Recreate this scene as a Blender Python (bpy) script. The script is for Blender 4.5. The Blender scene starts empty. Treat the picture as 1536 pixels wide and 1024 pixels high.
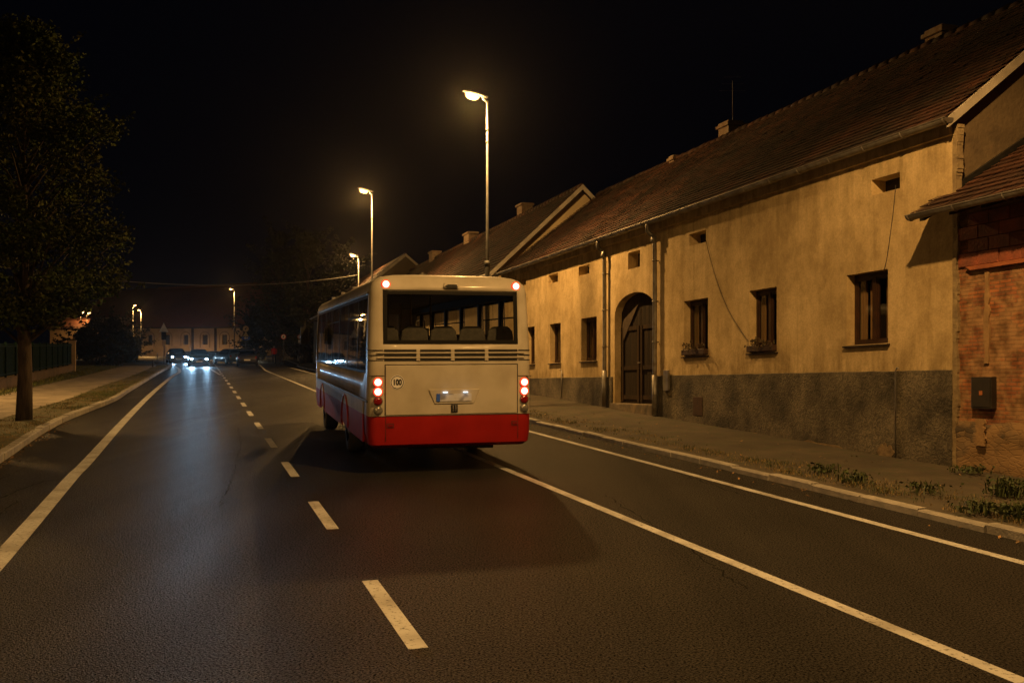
import bpy, bmesh, math, random
from mathutils import Vector, Matrix
random.seed(7)
S = bpy.context.scene
COL = S.collection
PI = math.pi
# ------------------------------------------------------------------ camera model
FPX, CH, HZ = 1450.0, 1.95, 515.0
def g(px, py, z=0.0):                       # ground point seen at a pixel
    Y = FPX*(CH-z)/(py-HZ)
    return Vector(((px-768)/FPX*Y, Y, z))
def at(px, py, Y):                          # point at a known distance
    return Vector(((px-768)/FPX*Y, Y, CH+(HZ-py)/FPX*Y))
def gx(px, Y, z=0.0):
    return Vector(((px-768)/FPX*Y, Y, z))
# ------------------------------------------------------------------ helpers
class MB:
    def __init__(s): s.v=[]; s.f=[]; s.m=[]
    def add(s, vs, fs, mi=0):
        o=len(s.v); s.v.extend([tuple(v) for v in vs])
        for f in fs: s.f.append([o+i for i in f]); s.m.append(mi)
        return s
    def quad(s,a,b,c,d,mi=0): return s.add([a,b,c,d],[(0,1,2,3)],mi)
    def box(s,x0,x1,y0,y1,z0,z1,mi=0,M=None,tf=None):
        vs=[(x,y,z) for x in (x0,x1) for y in (y0,y1) for z in (z0,z1)]
        if M is not None: vs=[M@Vector(v) for v in vs]
        if tf: vs=[tf(*v) for v in vs]
        return s.add(vs,[(0,1,3,2),(4,6,7,5),(0,4,5,1),(2,3,7,6),(0,2,6,4),(1,5,7,3)],mi)
    def tube(s,pts,r,n=8,mi=0,cap=True):
        pts=[Vector(p) for p in pts]; k=len(pts)
        rs=r if isinstance(r,(list,tuple)) else [r]*k
        rings=[]; up=None
        for i,p in enumerate(pts):
            d=(pts[min(i+1,k-1)]-pts[max(i-1,0)])
            d=d.normalized() if d.length>1e-9 else Vector((0,0,1))
            if up is None:
                up=Vector((0,0,1)) if abs(d.z)<.9 else Vector((1,0,0))
            a=d.cross(up)
            if a.length<1e-4: a=d.cross(Vector((0,1,0)))
            a.normalize(); b=a.cross(d); up=b
            rings.append([p+(a*math.cos(t)+b*math.sin(t))*rs[i] for t in [2*PI*j/n for j in range(n)]])
        o=len(s.v)
        for R in rings: s.v.extend([tuple(v) for v in R])
        for i in range(k-1):
            for j in range(n):
                s.f.append([o+i*n+j,o+i*n+(j+1)%n,o+(i+1)*n+(j+1)%n,o+(i+1)*n+j]); s.m.append(mi)
        if cap:
            s.f.append([o+j for j in range(n)][::-1]); s.m.append(mi)
            s.f.append([o+(k-1)*n+j for j in range(n)]); s.m.append(mi)
        return s
    def prism(s,poly,d,mi=0,mi2=None):      # poly list of Vector, extruded by vector d
        n=len(poly); o=len(s.v); d=Vector(d)
        s.v.extend([tuple(p) for p in poly]); s.v.extend([tuple(Vector(p)+d) for p in poly])
        s.f.append([o+i for i in range(n)]); s.m.append(mi)
        s.f.append([o+n+i for i in range(n)][::-1]); s.m.append(mi)
        for i in range(n):
            j=(i+1)%n; s.f.append([o+i,o+n+i,o+n+j,o+j]); s.m.append(mi if mi2 is None else mi2)
        return s
    def build(s,name,mat,parent=None,smooth=False,fix=True,loc=None):
        me=bpy.data.meshes.new(name); me.from_pydata(s.v,[],s.f)
        mats=mat if isinstance(mat,(list,tuple)) else [mat]
        for m in mats: me.materials.append(m)
        if len(mats)>1: me.polygons.foreach_set('material_index',s.m)
        if fix and len(s.f)<20000:
            bm=bmesh.new(); bm.from_mesh(me); bmesh.ops.recalc_face_normals(bm,faces=bm.faces); bm.to_mesh(me); bm.free()
        if smooth: me.polygons.foreach_set('use_smooth',[True]*len(me.polygons))
        me.update()
        o=bpy.data.objects.new(name,me); COL.objects.link(o)
        if parent: o.parent=parent
        if loc is not None: o.location=loc
        return o
def tag(o,label=None,cat=None,group=None,kind=None):
    if label: o['label']=label
    if cat: o['category']=cat
    if group: o['group']=group
    if kind: o['kind']=kind
    return o
def thing(name,label,cat,loc=(0,0,0),rz=0,group=None):
    o=bpy.data.objects.new(name,None); COL.objects.link(o); o.empty_display_size=.2
    o.location=loc; o.rotation_euler=(0,0,rz); tag(o,label,cat,group); return o
def copy_tree(o,parent=None):
    c=o.copy(); COL.objects.link(c); c.parent=parent
    for ch in [x for x in COL.objects if x.parent==o]: copy_tree(ch,c)
    return c
def bevel(o,w=.01,seg=2,ang=.6):
    m=o.modifiers.new('bevel','BEVEL'); m.width=w; m.segments=seg; m.limit_method='ANGLE'; m.angle_limit=ang
    return o
def autosmooth(o,ang=.7):
    me=o.data; me.polygons.foreach_set('use_smooth',[True]*len(me.polygons))
    try:
        me.set_sharp_from_angle(angle=ang)
    except Exception: pass
    return o
def disc(mb,c,r,axis_n,n=20,mi=0,th=0):
    c=Vector(c); d=Vector(axis_n).normalized()
    a=d.cross(Vector((0,0,1)));
    if a.length<1e-3: a=Vector((1,0,0))
    a.normalize(); b=a.cross(d)
    P=[c+(a*math.cos(2*PI*i/n)+b*math.sin(2*PI*i/n))*r for i in range(n)]
    if th: mb.prism(P,d*th,mi)
    else: mb.add(P,[tuple(range(n))],mi)
# ------------------------------------------------------------------ materials
def node(nt,t,**k):
    n=nt.nodes.new(t)
    for a,v in k.items(): setattr(n,a,v)
    return n
def pm(name,c1,c2=None,scale=4,rough=.7,bump=0,bscale=40,metal=0,spec=.5,stretch=(1,1,1),detail=6,rough2=None,
       c3=None,s3=30,f3=.5,island=0,coat=0,lo=.35,hi=.65):
    m=bpy.data.materials.new(name); m.use_nodes=True; nt=m.node_tree; b=nt.nodes['Principled BSDF']
    b.inputs['Roughness'].default_value=rough; b.inputs['Metallic'].default_value=metal
    b.inputs['Specular IOR Level'].default_value=spec
    if coat: b.inputs['Coat Weight'].default_value=coat; b.inputs['Coat Roughness'].default_value=.08
    c1=tuple(c1)+(1,)
    b.inputs['Base Color'].default_value=c1
    tc=node(nt,'ShaderNodeTexCoord'); mp=node(nt,'ShaderNodeMapping'); mp.inputs['Scale'].default_value=stretch
    nt.links.new(tc.outputs['Object'],mp.inputs['Vector'])
    col=None
    if c2 is not None:
        n=node(nt,'ShaderNodeTexNoise'); n.inputs['Scale'].default_value=scale; n.inputs['Detail'].default_value=detail
        nt.links.new(mp.outputs[0],n.inputs['Vector'])
        r=node(nt,'ShaderNodeValToRGB'); r.color_ramp.elements[0].position=lo; r.color_ramp.elements[1].position=hi
        r.color_ramp.elements[0].color=c1; r.color_ramp.elements[1].color=tuple(c2)+(1,)
        nt.links.new(n.outputs['Fac'],r.inputs[0]); col=r.outputs[0]
        if rough2 is not None:
            mr=node(nt,'ShaderNodeMapRange'); mr.inputs['To Min'].default_value=rough; mr.inputs['To Max'].default_value=rough2
            mr.inputs['From Min'].default_value=lo; mr.inputs['From Max'].default_value=hi
            nt.links.new(n.outputs['Fac'],mr.inputs['Value']); nt.links.new(mr.outputs[0],b.inputs['Roughness'])
    if c3 is not None:
        n=node(nt,'ShaderNodeTexNoise'); n.inputs['Scale'].default_value=s3; n.inputs['Detail'].default_value=5
        nt.links.new(mp.outputs[0],n.inputs['Vector'])
        r=node(nt,'ShaderNodeValToRGB'); r.color_ramp.elements[0].position=.5; r.color_ramp.elements[1].position=.66
        r.color_ramp.elements[0].color=(0,0,0,1); r.color_ramp.elements[1].color=(f3,f3,f3,1)
        nt.links.new(n.outputs['Fac'],r.inputs[0])
        mx=node(nt,'ShaderNodeMix',data_type='RGBA'); nt.links.new(r.outputs[0],mx.inputs['Factor'])
        if col is not None: nt.links.new(col,mx.inputs[6])
        else: mx.inputs[6].default_value=c1
        mx.inputs[7].default_value=tuple(c3)+(1,); col=mx.outputs[2]
    if island:
        ge=node(nt,'ShaderNodeNewGeometry'); hs=node(nt,'ShaderNodeMapRange')
        hs.inputs['To Min'].default_value=1-island; hs.inputs['To Max'].default_value=1+island
        nt.links.new(ge.outputs['Random Per Island'],hs.inputs['Value'])
        h=node(nt,'ShaderNodeHueSaturation')
        nt.links.new(hs.outputs[0],h.inputs['Value'])
        if col is not None: nt.links.new(col,h.inputs['Color'])
        else: h.inputs['Color'].default_value=c1
        col=h.outputs[0]
    if col is not None: nt.links.new(col,b.inputs['Base Color'])
    if bump:
        n=node(nt,'ShaderNodeTexNoise'); n.inputs['Scale'].default_value=bscale; n.inputs['Detail'].default_value=4
        nt.links.new(mp.outputs[0],n.inputs['Vector'])
        bp=node(nt,'ShaderNodeBump'); bp.inputs['Strength'].default_value=bump; bp.inputs['Distance'].default_value=.02
        nt.links.new(n.outputs['Fac'],bp.inputs['Height']); nt.links.new(bp.outputs[0],b.inputs['Normal'])
    return m
def emit(name,c,st):
    m=bpy.data.materials.new(name); m.use_nodes=True; nt=m.node_tree; b=nt.nodes['Principled BSDF']
    b.inputs['Base Color'].default_value=tuple(c)+(1,); b.inputs['Emission Color'].default_value=tuple(c)+(1,)
    b.inputs['Emission Strength'].default_value=st; b.inputs['Roughness'].default_value=.3
    return m
def glass(name,tint,ior=1.5,rough=.02):
    m=bpy.data.materials.new(name); m.use_nodes=True; nt=m.node_tree; nt.nodes.clear()
    o=node(nt,'ShaderNodeOutputMaterial'); t=node(nt,'ShaderNodeBsdfTransparent'); t.inputs[0].default_value=tuple(tint)+(1,)
    gl=node(nt,'ShaderNodeBsdfGlossy'); gl.inputs['Roughness'].default_value=rough
    lw=node(nt,'ShaderNodeLayerWeight'); lw.inputs['Blend'].default_value=.5
    pw=node(nt,'ShaderNodeMath',operation='POWER'); pw.inputs[1].default_value=5; nt.links.new(lw.outputs['Facing'],pw.inputs[0])
    f0=((ior-1)/(ior+1))**2; fr=node(nt,'ShaderNodeMapRange'); fr.inputs['To Min'].default_value=f0*1.8; fr.inputs['To Max'].default_value=.9 if ior>1.2 else .35; nt.links.new(pw.outputs[0],fr.inputs['Value'])
    mx=node(nt,'ShaderNodeMixShader'); nt.links.new(fr.outputs[0],mx.inputs[0]); nt.links.new(t.outputs[0],mx.inputs[1]); nt.links.new(gl.outputs[0],mx.inputs[2])
    nt.links.new(mx.outputs[0],o.inputs[0]); return m
M={}
def asphalt():
    m=bpy.data.materials.new('asphalt'); m.use_nodes=True; nt=m.node_tree; b=nt.nodes['Principled BSDF']; L=nt.links.new
    tc=node(nt,'ShaderNodeTexCoord')
    n1=node(nt,'ShaderNodeTexNoise'); n1.inputs['Scale'].default_value=.35; n1.inputs['Detail'].default_value=6
    n2=node(nt,'ShaderNodeTexNoise'); n2.inputs['Scale'].default_value=60; n2.inputs['Detail'].default_value=5; n2.inputs['Roughness'].default_value=.7
    n3=node(nt,'ShaderNodeTexVoronoi'); n3.inputs['Scale'].default_value=85
    # long wear tracks along the lane
    mp=node(nt,'ShaderNodeMapping'); mp.inputs['Rotation'].default_value=(0,0,-math.radians(17.9)); mp.inputs['Scale'].default_value=(1.2,.03,1)
    n4=node(nt,'ShaderNodeTexNoise'); n4.inputs['Scale'].default_value=1.0; n4.inputs['Detail'].default_value=3
    for n in (n1,n2,n3,mp): L(tc.outputs['Object'],n.inputs['Vector'])
    L(mp.outputs[0],n4.inputs['Vector'])
    r1=node(nt,'ShaderNodeValToRGB'); e=r1.color_ramp.elements; e[0].position=.3; e[1].position=.7
    e[0].color=(.0135,.0135,.0140,1); e[1].color=(.024,.0235,.0235,1); L(n1.outputs['Fac'],r1.inputs[0])
    r2=node(nt,'ShaderNodeValToRGB'); e=r2.color_ramp.elements; e[0].position=.40; e[1].position=.66
    e[0].color=(.22,.22,.22,1); e[1].color=(2.7,2.6,2.4,1); L(n2.outputs['Fac'],r2.inputs[0])
    mx=node(nt,'ShaderNodeMix',data_type='RGBA',blend_type='MULTIPLY'); mx.inputs[0].default_value=1
    L(r1.outputs[0],mx.inputs[6]); L(r2.outputs[0],mx.inputs[7])
    r4=node(nt,'ShaderNodeValToRGB'); e=r4.color_ramp.elements; e[0].position=.3; e[1].position=.7
    e[0].color=(.8,.8,.8,1); e[1].color=(1.15,1.15,1.15,1); L(n4.outputs['Fac'],r4.inputs[0])
    mx2=node(nt,'ShaderNodeMix',data_type='RGBA',blend_type='MULTIPLY'); mx2.inputs[0].default_value=1
    L(mx.outputs[2],mx2.inputs[6]); L(r4.outputs[0],mx2.inputs[7])
    # tar patches and a few cracks
    v=node(nt,'ShaderNodeTexVoronoi',feature='DISTANCE_TO_EDGE'); v.inputs['Scale'].default_value=.28
    wn=node(nt,'ShaderNodeTexNoise'); wn.inputs['Scale'].default_value=1.3; wn.inputs['Detail'].default_value=8
    wa=node(nt,'ShaderNodeMix',data_type='VECTOR'); wa.inputs[0].default_value=.35
    L(tc.outputs['Object'],wn.inputs['Vector']); L(tc.outputs['Object'],wa.inputs[4]); L(wn.outputs['Color'],wa.inputs[5]); L(wa.outputs[1],v.inputs['Vector'])
    rc=node(nt,'ShaderNodeValToRGB'); e=rc.color_ramp.elements; e[0].position=0.0; e[1].position=.006
    e[0].color=(.35,.35,.35,1); e[1].color=(1,1,1,1); L(v.outputs['Distance'],rc.inputs[0])
    mk=node(nt,'ShaderNodeTexNoise'); mk.inputs['Scale'].default_value=.22; L(tc.outputs['Object'],mk.inputs['Vector'])
    rk=node(nt,'ShaderNodeValToRGB'); e=rk.color_ramp.elements; e[0].position=.5; e[1].position=.58; L(mk.outputs['Fac'],rk.inputs[0])
    mx3=node(nt,'ShaderNodeMix',data_type='RGBA',blend_type='MULTIPLY'); L(rk.outputs[0],mx3.inputs[0])
    L(mx2.outputs[2],mx3.inputs[6]); L(rc.outputs[0],mx3.inputs[7]); L(mx3.outputs[2],b.inputs['Base Color'])
    mr=node(nt,'ShaderNodeMapRange'); mr.inputs['From Min'].default_value=.3; mr.inputs['From Max'].default_value=.7
    mr.inputs['To Min'].default_value=.47; mr.inputs['To Max'].default_value=.41; L(n4.outputs['Fac'],mr.inputs['Value']); L(mr.outputs[0],b.inputs['Roughness'])
    sr=node(nt,'ShaderNodeMapRange'); sr.inputs['From Min'].default_value=.42; sr.inputs['From Max'].default_value=.64; sr.inputs['To Min'].default_value=.0; sr.inputs['To Max'].default_value=.27; L(n2.outputs['Fac'],sr.inputs['Value']); L(sr.outputs[0],b.inputs['Specular IOR Level'])
    ad=node(nt,'ShaderNodeMath',operation='ADD'); L(n2.outputs['Fac'],ad.inputs[0]); L(n3.outputs['Distance'],ad.inputs[1])
    bp=node(nt,'ShaderNodeBump'); bp.inputs['Strength'].default_value=1; bp.inputs['Distance'].default_value=.011
    L(ad.outputs[0],bp.inputs['Height']); L(bp.outputs[0],b.inputs['Normal'])
    return m
M['asphalt']=asphalt()
def paintmat():
    m=bpy.data.materials.new('road_paint'); m.use_nodes=True; nt=m.node_tree; b=nt.nodes['Principled BSDF']; L=nt.links.new
    tc=node(nt,'ShaderNodeTexCoord'); n=node(nt,'ShaderNodeTexNoise'); n.inputs['Scale'].default_value=22; n.inputs['Detail'].default_value=8
    n.inputs['Roughness'].default_value=.7
    L(tc.outputs['Object'],n.inputs['Vector'])
    r=node(nt,'ShaderNodeValToRGB'); e=r.color_ramp.elements; e[0].position=.37; e[1].position=.45
    e[0].color=(.06,.058,.054,1); e[1].color=(.52,.53,.53,1); L(n.outputs['Fac'],r.inputs[0])
    n2=node(nt,'ShaderNodeTexNoise'); n2.inputs['Scale'].default_value=2.0; n2.inputs['Detail'].default_value=5; L(tc.outputs['Object'],n2.inputs['Vector'])
    r2=node(nt,'ShaderNodeValToRGB'); e=r2.color_ramp.elements; e[0].position=.35; e[1].position=.6; e[0].color=(.62,.6,.58,1); L(n2.outputs['Fac'],r2.inputs[0])
    mx=node(nt,'ShaderNodeMix',data_type='RGBA',blend_type='MULTIPLY'); mx.inputs[0].default_value=1; L(r.outputs[0],mx.inputs[6]); L(r2.outputs[0],mx.inputs[7])
    L(mx.outputs[2],b.inputs['Base Color']); b.inputs['Roughness'].default_value=.6
    n5=node(nt,'ShaderNodeTexNoise'); n5.inputs['Scale'].default_value=90; L(tc.outputs['Object'],n5.inputs['Vector'])
    bp=node(nt,'ShaderNodeBump'); bp.inputs['Strength'].default_value=.5; bp.inputs['Distance'].default_value=.005; L(n5.outputs['Fac'],bp.inputs['Height']); L(bp.outputs[0],b.inputs['Normal'])
    return m
M['paint']=paintmat()
M['ground']=pm('dark_earth',(.03,.035,.018),(.05,.045,.03),.6,.95,.6,12)
M['dirt']=pm('trodden_dirt',(.05,.042,.032),(.085,.07,.05),1.1,.95,.8,18,c3=(.05,.055,.03),s3=3.5,f3=.7)
M['verge']=pm('verge_soil',(.10,.085,.05),(.05,.065,.025),1.4,.95,.9,20,c3=(.16,.12,.06),s3=7,f3=.8)
M['lawn']=pm('lawn_soil',(.035,.05,.015),(.06,.065,.03),1.2,.95,.9,25)
M['concrete']=pm('pavement_concrete',(.23,.20,.16),(.32,.28,.23),.9,.85,.4,35,c3=(.11,.1,.085),s3=2.3,f3=.7)
M['kerb']=pm('kerb_granite',(.24,.23,.21),(.34,.32,.29),6,.75,.5,40,island=.25)
M['lampmetal']=pm('galvanised_steel',(.10,.10,.098),(.065,.065,.064),5,.6,.1,60,metal=.2)
M['zinc']=pm('zinc_sheet',(.30,.29,.27),(.19,.18,.165),3,.5,.1,30,metal=.55,c3=(.14,.09,.06),s3=6,f3=.5)
M['dark']=pm('black_plastic',(.012,.012,.012),(.02,.02,.02),8,.45)
M['rubber']=pm('tyre_rubber',(.018,.018,.018),(.03,.028,.026),12,.85,.3,80)
M['chrome']=pm('wheel_metal',(.4,.4,.4),(.22,.2,.18),7,.45,metal=.7)
M['wood']=pm('dark_old_wood',(.045,.026,.014),(.022,.014,.009),5,.65,.4,40,stretch=(1,1,.15),spec=.3)
M['doorwood']=pm('gate_wood',(.035,.024,.016),(.015,.011,.009),4,.75,.5,30,stretch=(3,3,.2),spec=.25)
M['winframe']=pm('brown_window_paint',(.05,.022,.012),(.028,.014,.009),6,.5,.2,30)
M['bark']=pm('tree_bark',(.09,.065,.045),(.04,.03,.022),9,.95,1,22,stretch=(1,1,.25))
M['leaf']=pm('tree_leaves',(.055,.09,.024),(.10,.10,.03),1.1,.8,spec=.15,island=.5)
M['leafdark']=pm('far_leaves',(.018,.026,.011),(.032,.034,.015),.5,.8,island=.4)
M['grass']=pm('grass_blades',(.07,.10,.02),(.13,.12,.035),1.3,.7,island=.45)
M['straw']=pm('dry_grass',(.26,.18,.07),(.15,.12,.045),1.8,.8,island=.4)
M['weed']=pm('weed_leaves',(.035,.055,.015),(.055,.065,.022),5,.6,island=.4)
M['tile']=pm('old_clay_tiles',(.066,.023,.012),(.028,.014,.010),.8,.85,.6,22,c3=(.022,.02,.015),s3=1.3,f3=.65,island=.6)
M['tile2']=pm('shed_clay_tiles',(.07,.026,.015),(.04,.019,.013),1.5,.85,.5,22,island=.35)
M['verge_board']=pm('painted_verge_board',(.5,.46,.4),(.36,.33,.28),3,.7,.2,20)
M['brickch']=pm('chimney_masonry',(.22,.14,.09),(.30,.24,.17),6,.9,.8,14)
M['red_lens_off']=pm('dark_red_lens',(.22,.01,.01),(.14,.006,.006),30,.15,spec=.8)
M['clear_lens']=pm('clear_lens',(.34,.33,.3),(.2,.2,.19),30,.2,metal=.5)
M['tail_on']=emit('tail_lamp_red',(1,.10,.05),2.2)
M['tail_rim']=emit('tail_lamp_rim',(1,.03,.015),.5)  # bezel emits weakly, standing in for red lens light on it
M['tail_core']=emit('tail_lamp_core',(1,.36,.22),6)
M['plate_light']=emit('plate_lamp',(.75,.88,1),2.2)
M['sodium']=emit('sodium_lens',(1,.55,.17),5)
M['sodium_far']=emit('sodium_lens_far',(1,.6,.24),5)
M['xenon']=emit('cool_headlamp',(.5,.78,1),170)
M['warmhead']=emit('warm_headlamp',(1,.86,.6),150)
M['tail_far']=emit('far_tail_lamp',(1,.2,.12),5)
M['busglass']=glass('bus_rear_glass',(.8,.8,.77),1.4)
M['busglass_side']=glass('bus_side_glass',(.6,.6,.58),1.45)
M['busglass_right']=glass('bus_right_glass',(.88,.88,.85),1.12)
M['frit']=pm('black_glass_border',(.004,.004,.004),(.006,.006,.006),5,.6,spec=.15)
M['carglass']=glass('car_glass',(.15,.16,.17),1.6)
M['winglass']=glass('house_window_glass',(.62,.62,.6),1.5)
M['curtain']=pm('window_curtain',(.46,.29,.14),(.30,.17,.08),3,.9,stretch=(8,8,.4))
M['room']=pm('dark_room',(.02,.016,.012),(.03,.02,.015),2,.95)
M['seatfab']=pm('seat_fabric',(.10,.10,.095),(.07,.07,.07),14,.9,.3,60)
M['interior']=pm('bus_interior_trim',(.10,.10,.10),(.07,.07,.07),3,.7)
M['white']=pm('white_sign_face',(.75,.75,.75),(.62,.62,.6),5,.5)
M['black']=pm('black_print',(.01,.01,.01),(.015,.015,.015),8,.5)
M['signred']=pm('sign_red',(.5,.03,.03),(.4,.02,.02),5,.5)
M['signblue']=pm('sign_blue',(.03,.11,.5),(.025,.08,.4),5,.5)
M['signyel']=pm('sign_yellow',(.5,.4,.16),(.4,.3,.12),5,.5)
M['greyback']=pm('sign_back_grey',(.34,.34,.33),(.25,.25,.24),4,.5,metal=.3)
M['fencegreen']=pm('green_fence_paint',(.010,.030,.022),(.007,.02,.016),6,.8,spec=.1)
M['farwall']=pm('pale_far_plaster',(.42,.33,.22),(.3,.23,.15),.5,.9,.3,8)
M['farroof']=pm('far_tile_roof',(.13,.045,.024),(.09,.034,.02),.25,.9,.4,6)
M['wall2']=pm('neighbour_plaster',(.66,.53,.33),(.5,.4,.25),.9,.9,.4,20)
M['wall3']=pm('grey_far_plaster',(.13,.10,.07),(.09,.07,.05),.9,.9,.4,20)
M['stone']=pm('rubble_stone',(.17,.14,.10),(.09,.075,.055),2.6,.9,1,7,c3=(.3,.22,.13),s3=4,f3=.6)
M['cable']=pm('cable_sheath',(.05,.045,.04),(.03,.03,.03),5,.6)
M['wire_far']=pm('overhead_cable',(.16,.15,.14),(.12,.12,.11),5,.6)

def facade(pt,GZ,DU,SH):
    m=bpy.data.materials.new('cream_plaster'); m.use_nodes=True; nt=m.node_tree; b=nt.nodes['Principled BSDF']; L=nt.links.new
    tc=node(nt,'ShaderNodeTexCoord')
    def noise(sc,st=(1,1,1),det=7,ro=.6):
        mp=node(nt,'ShaderNodeMapping'); mp.inputs['Scale'].default_value=st; L(tc.outputs['Object'],mp.inputs['Vector'])
        n=node(nt,'ShaderNodeTexNoise'); n.inputs['Scale'].default_value=sc; n.inputs['Detail'].default_value=det; n.inputs['Roughness'].default_value=ro
        L(mp.outputs[0],n.inputs['Vector']); return n.outputs['Fac']
    def ramp(f,p0,p1,c0,c1):
        r=node(nt,'ShaderNodeValToRGB'); e=r.color_ramp.elements; e[0].position=p0; e[1].position=p1
        e[0].color=tuple(c0)+(1,); e[1].color=tuple(c1)+(1,); L(f,r.inputs[0]); return r.outputs[0]
    def mul(a,c,f=1):
        x=node(nt,'ShaderNodeMix',data_type='RGBA',blend_type='MULTIPLY'); x.inputs[0].default_value=f; L(a,x.inputs[6]); L(c,x.inputs[7]); return x.outputs[2]
    base=ramp(noise(.7),.3,.7,(.60,.475,.275),(.73,.595,.365))
    base=mul(base,ramp(noise(1.1,(1.3,1.3,.35)),.36,.62,(.74,.70,.62),(1.05,1.04,1.02)),.75)
    base=mul(base,ramp(noise(.45,(1,1,1),5,.6),.38,.6,(.74,.72,.68),(1.04,1.04,1.04)),.8)
    base=mul(base,ramp(noise(3.2,(1,1,.8),9,.7),.36,.55,(.72,.70,.66),(1,1,1)),.8)
    base=mul(base,ramp(noise(28,(1,1,1),4),.3,.6,(.86,.85,.84),(1.03,1.03,1.03)))
    # damp staining near the eaves and the plinth
    sp=node(nt,'ShaderNodeSeparateXYZ'); L(tc.outputs['Object'],sp.inputs[0])
    dt=node(nt,'ShaderNodeVectorMath',operation='DOT_PRODUCT'); L(tc.outputs['Object'],dt.inputs[0]); dt.inputs[1].default_value=tuple(DU)
    zz=node(nt,'ShaderNodeMath',operation='MULTIPLY_ADD'); L(dt.outputs['Value'],zz.inputs[0]); zz.inputs[1].default_value=SH; L(sp.outputs['Z'],zz.inputs[2])
    def band(a,c,f,p0,p1,col):
        mr=node(nt,'ShaderNodeMapRange',interpolation_type='SMOOTHSTEP'); mr.inputs['From Min'].default_value=a; mr.inputs['From Max'].default_value=c; L(zz.outputs[0],mr.inputs['Value'])
        r=ramp(f,p0,p1,(0,0,0),(1,1,1)); mm=node(nt,'ShaderNodeMath',operation='MULTIPLY'); L(mr.outputs[0],mm.inputs[0]); L(r,mm.inputs[1])
        x=node(nt,'ShaderNodeMix',data_type='RGBA',blend_type='MULTIPLY'); L(mm.outputs[0],x.inputs[0]); L(base,x.inputs[6]); x.inputs[7].default_value=tuple(col)+(1,); return x.outputs[2]
    base=band(pt+.75,pt-.05,noise(2.4,(1.5,1.5,.5),8,.65),.42,.60,(.62,.60,.55))
    base=band(GZ-1.3,GZ-.1,noise(3.0,(1.6,1.6,.18),7,.6),.46,.60,(.76,.76,.72))
    base=mul(base,ramp(noise(2.6,(2.2,2.2,.10),6,.55),.60,.68,(1,1,1),(.90,.89,.86)))
    L(base,b.inputs['Base Color']); b.inputs['Roughness'].default_value=.9; b.inputs['Specular IOR Level'].default_value=.2
    bp=node(nt,'ShaderNodeBump'); bp.inputs['Strength'].default_value=.45; bp.inputs['Distance'].default_value=.03
    n1=noise(9,(1,1,1),8,.7); L(n1,bp.inputs['Height']); L(bp.outputs[0],b.inputs['Normal'])
    return m
def plinthmat():
    m=bpy.data.materials.new('grey_plinth_render'); m.use_nodes=True; nt=m.node_tree; b=nt.nodes['Principled BSDF']; L=nt.links.new
    tc=node(nt,'ShaderNodeTexCoord')
    n1=node(nt,'ShaderNodeTexNoise'); n1.inputs['Scale'].default_value=1.5; n1.inputs['Detail'].default_value=8
    n2=node(nt,'ShaderNodeTexNoise'); n2.inputs['Scale'].default_value=14; n2.inputs['Detail'].default_value=6; n2.inputs['Distortion'].default_value=1.6
    n3=node(nt,'ShaderNodeTexNoise'); n3.inputs['Scale'].default_value=.9; n3.inputs['Detail'].default_value=9; n3.inputs['Roughness'].default_value=.65
    for n in (n1,n2,n3): L(tc.outputs['Object'],n.inputs['Vector'])
    r=node(nt,'ShaderNodeValToRGB'); e=r.color_ramp.elements; e[0].position=.34; e[1].position=.64; e[0].color=(.04,.036,.028,1); e[1].color=(.17,.148,.11,1); L(n1.outputs['Fac'],r.inputs[0])
    r2=node(nt,'ShaderNodeValToRGB'); e=r2.color_ramp.elements; e[0].position=.42; e[1].position=.60; e[0].color=(.72,.72,.72,1); e[1].color=(1.22,1.2,1.16,1); L(n2.outputs['Fac'],r2.inputs[0])
    mx=node(nt,'ShaderNodeMix',data_type='RGBA',blend_type='MULTIPLY'); mx.inputs[0].default_value=1; L(r.outputs[0],mx.inputs[6]); L(r2.outputs[0],mx.inputs[7])
    L(mx.outputs[2],b.inputs['Base Color']); b.inputs['Roughness'].default_value=.85
    bp=node(nt,'ShaderNodeBump'); bp.inputs['Strength'].default_value=1; bp.inputs['Distance'].default_value=.035
    ad=node(nt,'ShaderNodeMath',operation='ADD'); L(n2.outputs['Fac'],ad.inputs[0]); L(n3.outputs['Fac'],ad.inputs[1]); L(ad.outputs[0],bp.inputs['Height']); L(bp.outputs[0],b.inputs['Normal'])
    return m
M['plinth']=plinthmat()
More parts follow.
